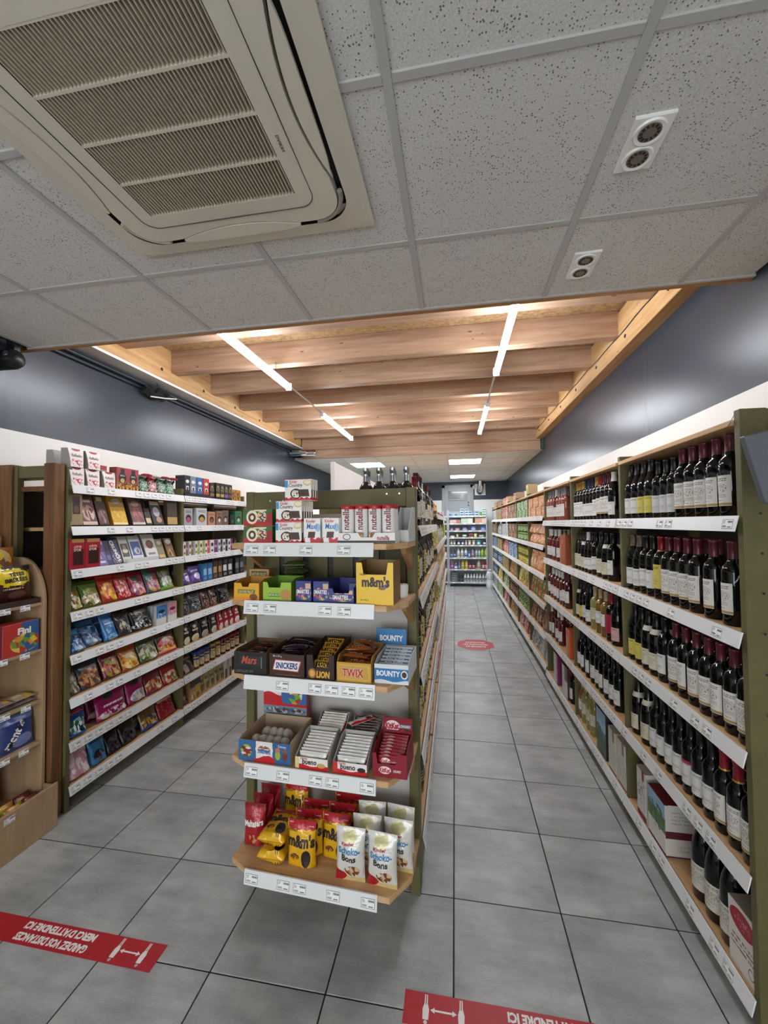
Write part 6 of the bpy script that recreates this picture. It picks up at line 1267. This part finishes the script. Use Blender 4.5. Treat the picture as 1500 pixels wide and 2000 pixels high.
for c, (q, w_, h, b_, cp_, lb, kd, d_) in enumerate(((200, .055, .19, '#2a4a80', '#20304e', '#5a8ac0', 2, 'blue spray bottle'), (275, .055, .19, '#2a4a80', '#20304e', '#5a8ac0', 2, 'blue spray bottle'), (360, .075, .23, '#e6e8e4', '#e6e8e4', '#a0a89a', 0, 'white detergent bottle'), (445, .075, .23, '#e4e6dc', '#e4e6dc', '#9aa07a', 0, 'ivory detergent bottle'), (530, .075, .23, '#dce2ea', '#dce2ea', '#3a62b0', 0, 'white bottle with blue label'), (610, .055, .21, '#3a6a94', '#6a3a3a', '#a8c8dc', 1, 'steel blue bottle'), (688, .07, .23, '#8a8aa8', '#b0a8bc', '#b05a7a', 1, 'violet grey bottle'), (775, .055, .21, '#c8d4d8', '#8ab0cc', '#5a9a6a', 1, 'pale two tone bottle'), (840, .055, .21, '#c8d4d8', '#8ab0cc', '#5a9a6a', 1, 'pale two tone bottle'), (910, .07, .24, '#b4d234', '#c8dc50', '#6a9a2a', 1, 'lime green bottle'), (995, .07, .24, '#b4d234', '#c8dc50', '#6a9a2a', 1, 'lime green bottle'))):
    kp(5, 'cleaner_bottle', d_, 'bottle', flask(w_, h, .05, mat(b_, .25, 0, .5, .3), mat(cp_, .3), pkg(lb, (('R', .1, .9, .6, .8, '#e6e6e6'),)), kd), q, .06)
for c, (q, w_, h, b_, cp_, lb, kd, d_) in enumerate(((205, .07, .21, '#a83a94', '#d08ac4', '#b85aa8', 2, 'magenta bottle'), (295, .08, .15, '#3a62a8', '#b8c8dc', '#dfe6ee', 1, 'blue tub bottle'), (375, .04, .20, '#4a6aa0', '#8aa0c0', '#8ab0d8', 2, 'slim blue bottle'), (455, .075, .22, '#d8b83a', '#d89a3c', '#b8a02a', 1, 'yellow bottle with orange cap'), (540, .075, .22, '#d8b83a', '#d89a3c', '#b8a02a', 1, 'yellow bottle with orange cap'), (625, .065, .21, '#3a1f54', '#2a1840', '#d87a6a', 1, 'dark purple bottle'), (705, .065, .21, '#3a1f54', '#2a1840', '#d87a6a', 1, 'dark purple bottle'), (825, .09, .22, '#cfc0a8', '#d8ccb8', '#b08a5a', 0, 'beige softener bottle'), (930, .075, .22, '#8f1f34', '#7a1a2c', '#d8a0a8', 1, 'crimson bottle'), (1000, .075, .22, '#8f1f34', '#7a1a2c', '#d8a0a8', 1, 'crimson bottle'))):
    kp(6, 'cleaner_bottle', d_, 'bottle', flask(w_, h, .05, mat(b_, .25, 0, .5, .3), mat(cp_, .3), pkg(lb, (('R', .1, .9, .6, .8, '#e6e6e6'),)), kd), q, .06)
for c in range(4): kp(7, 'litter_sack', 'pale grey flat sack in a pile', 'sack', bag(.16, .12, .045, bagp('#a9b8bf', (('R', .1, .9, .3, .6, '#d4dce0'),)), 'pillow', c), 262, .06, .03+.056*c, tilt=-pi/2)
for q in (370, 440): kp(7, 'cleaner_bottle', 'black green bottle', 'bottle', flask(.06, .2, .05, mat('#1f2c2a', .25), mat('#20302c', .3), pkg('#3a4a44', ()), 1), q, .06)
for q in (505, 575, 645, 712, 782, 850, 925, 990): kp(7, 'water_bottle', 'white bottle with dark label band', 'bottle', flask(.062, .21, .05, FW, mat('#eef0f0', .3), pkg('#6a7480', (('R', .05, .95, .2, .4, '#c8ccd0'),)), 0), q, .06)
KF2 = Frame((-1.165, 10.88, 0), 0, 'rack behind the gondola', 'door')
for k in range(8):
    for c in range(2): put(KF2, k, 8, 'cleaner_bottle', ('pink', 'white', 'blue', 'pale', 'grey', 'white', 'pink', 'blue')[k]+' household bottle', 'bottle', flask(.07, .125 if k < 5 else .22, .05, mat(('#c88ab0', '#e0e0de', '#5a7ab0', '#c9d0cc', '#9aa0a4', '#dcdcda', '#c07ab0', '#4a6aa0')[k], .3), mat('#e6e6e6', .3), None, k % 3), .86-.08*c, .06, KZ[k]+.0006)
# crumpled white bag on the floor beside the rack
t = thing('plastic_sack', 'crumpled white plastic sack standing beside the cleaning rack', 'sack', (.86, 10.62, 0))
def sack(r, h, sd):
    b = MB(); q = random.Random(sd); n = 16; pr = [(0, 0), (r*.8, .0), (r, h*.15), (r*.95, h*.5), (r*.8, h*.75), (r*.4, h*.88), (r*.55, h), (r*.2, h*.97), (0, h*.9)]
    b.lathe(pr, n); b.v = [(x*(1+q.uniform(-.14, .14)), y*(1+q.uniform(-.14, .14)), max(z+q.uniform(-.012, .012)*(z > .01), 0)) for x, y, z in b.v]
    return b.mesh('sack', [mat('#d4d8da', .3)], 25)
add('sack_body', sack(.10, .30, 1), t); add('upper_sack', sack(.085, .24, 4), t, (-.01, .0, .24), (.1, -.1, .5))
# ================================================================== PLYWOOD STAND GOODS
SF = Frame((-2.31, 1.0, 0), pi/2, 'plywood stand', 'timber posts', True)
def sp(z, wh, name, desc, cat, parts, x, y, **kw): return put(SF, 0, 1, name, desc, cat, parts, x, y, z+.0006, where=wh, **kw)
W1, W2, W3, W4, W5 = ['%s of plywood stand' % s for s in ('top shelf', 'second shelf', 'third shelf', 'fourth shelf', 'bottom tray')]
fTB = bagp('#3b1d14', (('R', 0, 1, .88, 1, '#1a1614'), ('R', .02, .12, .9, 1, '#d8c020', .6), ('R', .25, .35, .9, 1, '#d8c020', .6), ('R', .5, .6, .9, 1, '#d8c020', .6), ('R', .75, .85, .9, 1, '#d8c020', .6), ('E', .5, .68, .48, .22, '#d8c020'), ('N', .5, .68, .6, .26, 5, '#d8c020'), ('E', .55, .22, .24, .1, '#6a4434'), ('L', .2, .7, .34, .42, 1, '#c8b49a')), .3, .3)
for q, x in enumerate((.62, .84)):
    sp(1.262, W1, 'sweets_bag', 'brown and yellow bag of sour sweets', 'sweets bag', bag(.20, .20, .06, fTB, 'pillow', q, [('TÊTES', .085, .026, .015, .155, '#1f1a12', dict(bold=.05, rot=.05)), ('BRÛLÉES', .12, .028, .01, .125, '#1f1a12', dict(bold=.05, rot=.05))]), x, .05, tilt=-.12)
sp(1.245, W1, 'cardboard_tray', 'dark cardboard tray under the sour sweets bags', 'tray', tray(.44, .20, .03, .05, '#3a2a22', '#3a2a22', knee=.7), .73, .012)
for q, (x, b_, c2) in enumerate(((.62, '#6a7a94', '#c8503c'), (.83, '#a86a34', '#e0b83a'))):
    sp(1.262, W1, 'sweets_bag', ('blue grey' if q == 0 else 'orange brown')+' tall bag behind the sour sweets', 'sweets bag', bag(.19, .30, .05, bagp(b_, (('B', .5, .78, .4, .2, 6, [c2, '#c9b08a', b_, '#8a5a3a']), ('E', .5, .86, .2, .1, c2))), 'pillow', q), x, .14, tilt=-.08)
sp(.985, W2, 'sweets_box', 'red and blue carton of fruit sweets', 'box', carton(.19, .17, .09, pkg('#b83a34', (('R', .5, 1, 0, 1, '#3a5f94'), ('B', .6, .35, .4, .3, 7, ['#d8903a', '#6a9a3a', '#b83a34', '#3a5f94', '#d8c04a']))), '#8a2c2a', '#a83430', [T_('Fini', .07, .036, .015, .125, '#f0ece4', bold=.05)]), .855, .01)
for q, x in enumerate((.55, .67)): sp(.985, W2, 'sweets_bag', 'slate blue pouch with yellow foot', 'sweets bag', bag(.12, .16, .05, bagp('#5a6478', (('R', 0, 1, 0, .25, '#d8a82c'), ('R', .2, .8, .35, .6, '#c9ccd4'))), 'stand', q), x, .04)
for q, x in enumerate((.60, .78)): sp(.985, W2, 'sweets_bag', 'dark green bag behind the pouches', 'sweets bag', bag(.16, .22, .05, bagp('#2f3a2a', (('E', .5, .5, .35, .2, '#5a4a34'),)), 'stand', q), x, .15)
for q in range(8): sp(.70, W3, 'sweets_packet', 'flat lilac and yellow packet', 'packet', bag(.108, .10, .018, bagp(('#8a7a84', '#a89a6a', '#6a6470')[q % 3], (('R', .1, .5, .3, .6, '#c9c0c4'), ('R', .6, .9, .2, .5, '#c8a83a'))), 'pillow', q), .56+.112*(q % 4), .02, tilt=-pi/2+.05).location.z += .013+.024*(q//4)
for q, (x, b_, c2) in enumerate(((.68, '#8a2a6a', '#c8508a'), (.865, '#34447c', '#6a7ab0'))):
    sp(.47, W4, 'mint_bag', ('magenta' if q == 0 else 'indigo')+' bag with slanted mint lettering', 'sweets bag', bag(.18, .185, .05, bagp(b_, (('R', 0, 1, .8, 1, c2), ('E', .6, .25, .3, .18, '#c9a24a' if q == 0 else '#7a8ac0'))), 'pillow', q, [('mentos', .15, .042, -.02, .09, '#1a1c30', dict(bold=.09, rot=.95)), ('mentos', .148, .038, -.02, .09, '#e8e6ee', dict(bold=.04, rot=.95))]), x, .04, tilt=-.1)
for q, x in enumerate((.58, .78)): sp(.1252, W5, 'sweets_bag', 'amber bag at the back of the tray', 'sweets bag', bag(.20, .30, .06, bagp('#8a4a14', (('E', .5, .6, .4, .2, '#c8902c'), ('R', .1, .9, .7, .8, '#3a1a10'))), 'pillow', q), x, .20, tilt=-.1)
rs_ = random.Random(9)
for q in range(12): sp(.1252, W5, 'wrapped_sweet_bag', 'small red and gold sweets packet', 'packet', bag(.084, .09, .035, bagp(('#8a2420', '#b8842c', '#6a1a1c')[q % 3], (('E', .5, .5, .3, .25, '#c89a4a'), ('R', .1, .4, .5, .8, '#a8b83a'))), 'pillow', q), .45+.09*(q % 6), -.03+.055*(q//6), rz=rs_.uniform(-.12, .12), tilt=-.4)
# ================================================================== LABELS: single out look-alikes by where they stand in their row
def _finish():
    OR = ['first', 'second', 'third', 'fourth', 'fifth', 'sixth', 'seventh', 'eighth', 'ninth', 'tenth', 'eleventh', 'twelfth']
    by = {}
    for r in PUT: by.setdefault(r[1], []).append(r)
    def clusters(vals, tol):
        vs = sorted(vals); out = [[vs[0]]]
        for v in vs[1:]:
            if v-out[-1][-1] > tol: out.append([v])
            else: out[-1].append(v)
        return [(min(c)-1e-6, max(c)+1e-6) for c in out]
    def idx(cl, v): return next(i for i, (a, b) in enumerate(cl) if a <= v <= b)
    for lab, rs in by.items():
        if len(rs) < 2:
            continue
        fr = rs[0][5]
        cx, cy, cz = clusters([r[2] for r in rs], .022), clusters([r[3] for r in rs], .0085), clusters([r[4] for r in rs], .012)
        new = []
        for o, l, x, y, z, f in rs:
            q = []
            i = idx(cx, x); i = len(cx)-1-i if fr.rev else i
            if len(cx) > 1 and i < 12: q.append((-len(cx), '%s from %s' % (OR[i], fr.ref)))
            if len(cy) > 1: j = idx(cy, y); q.append((-len(cy), ('front', 'behind')[j] if j < 2 else OR[min(j, 11)]+' deep'))
            if len(cz) > 1: k = idx(cz, z); q.append((-len(cz), 'lowest' if k == 0 else 'topmost' if k == len(cz)-1 else OR[min(k, 11)]+' up'))
            new.append((o, l, q))
        for o, l, q in new:
            s = l
            for _, p in sorted(q):
                if len((s+' '+p).replace(',', ' ').split()) <= 16: s = s+', '+p
            o['label'] = s
_finish()
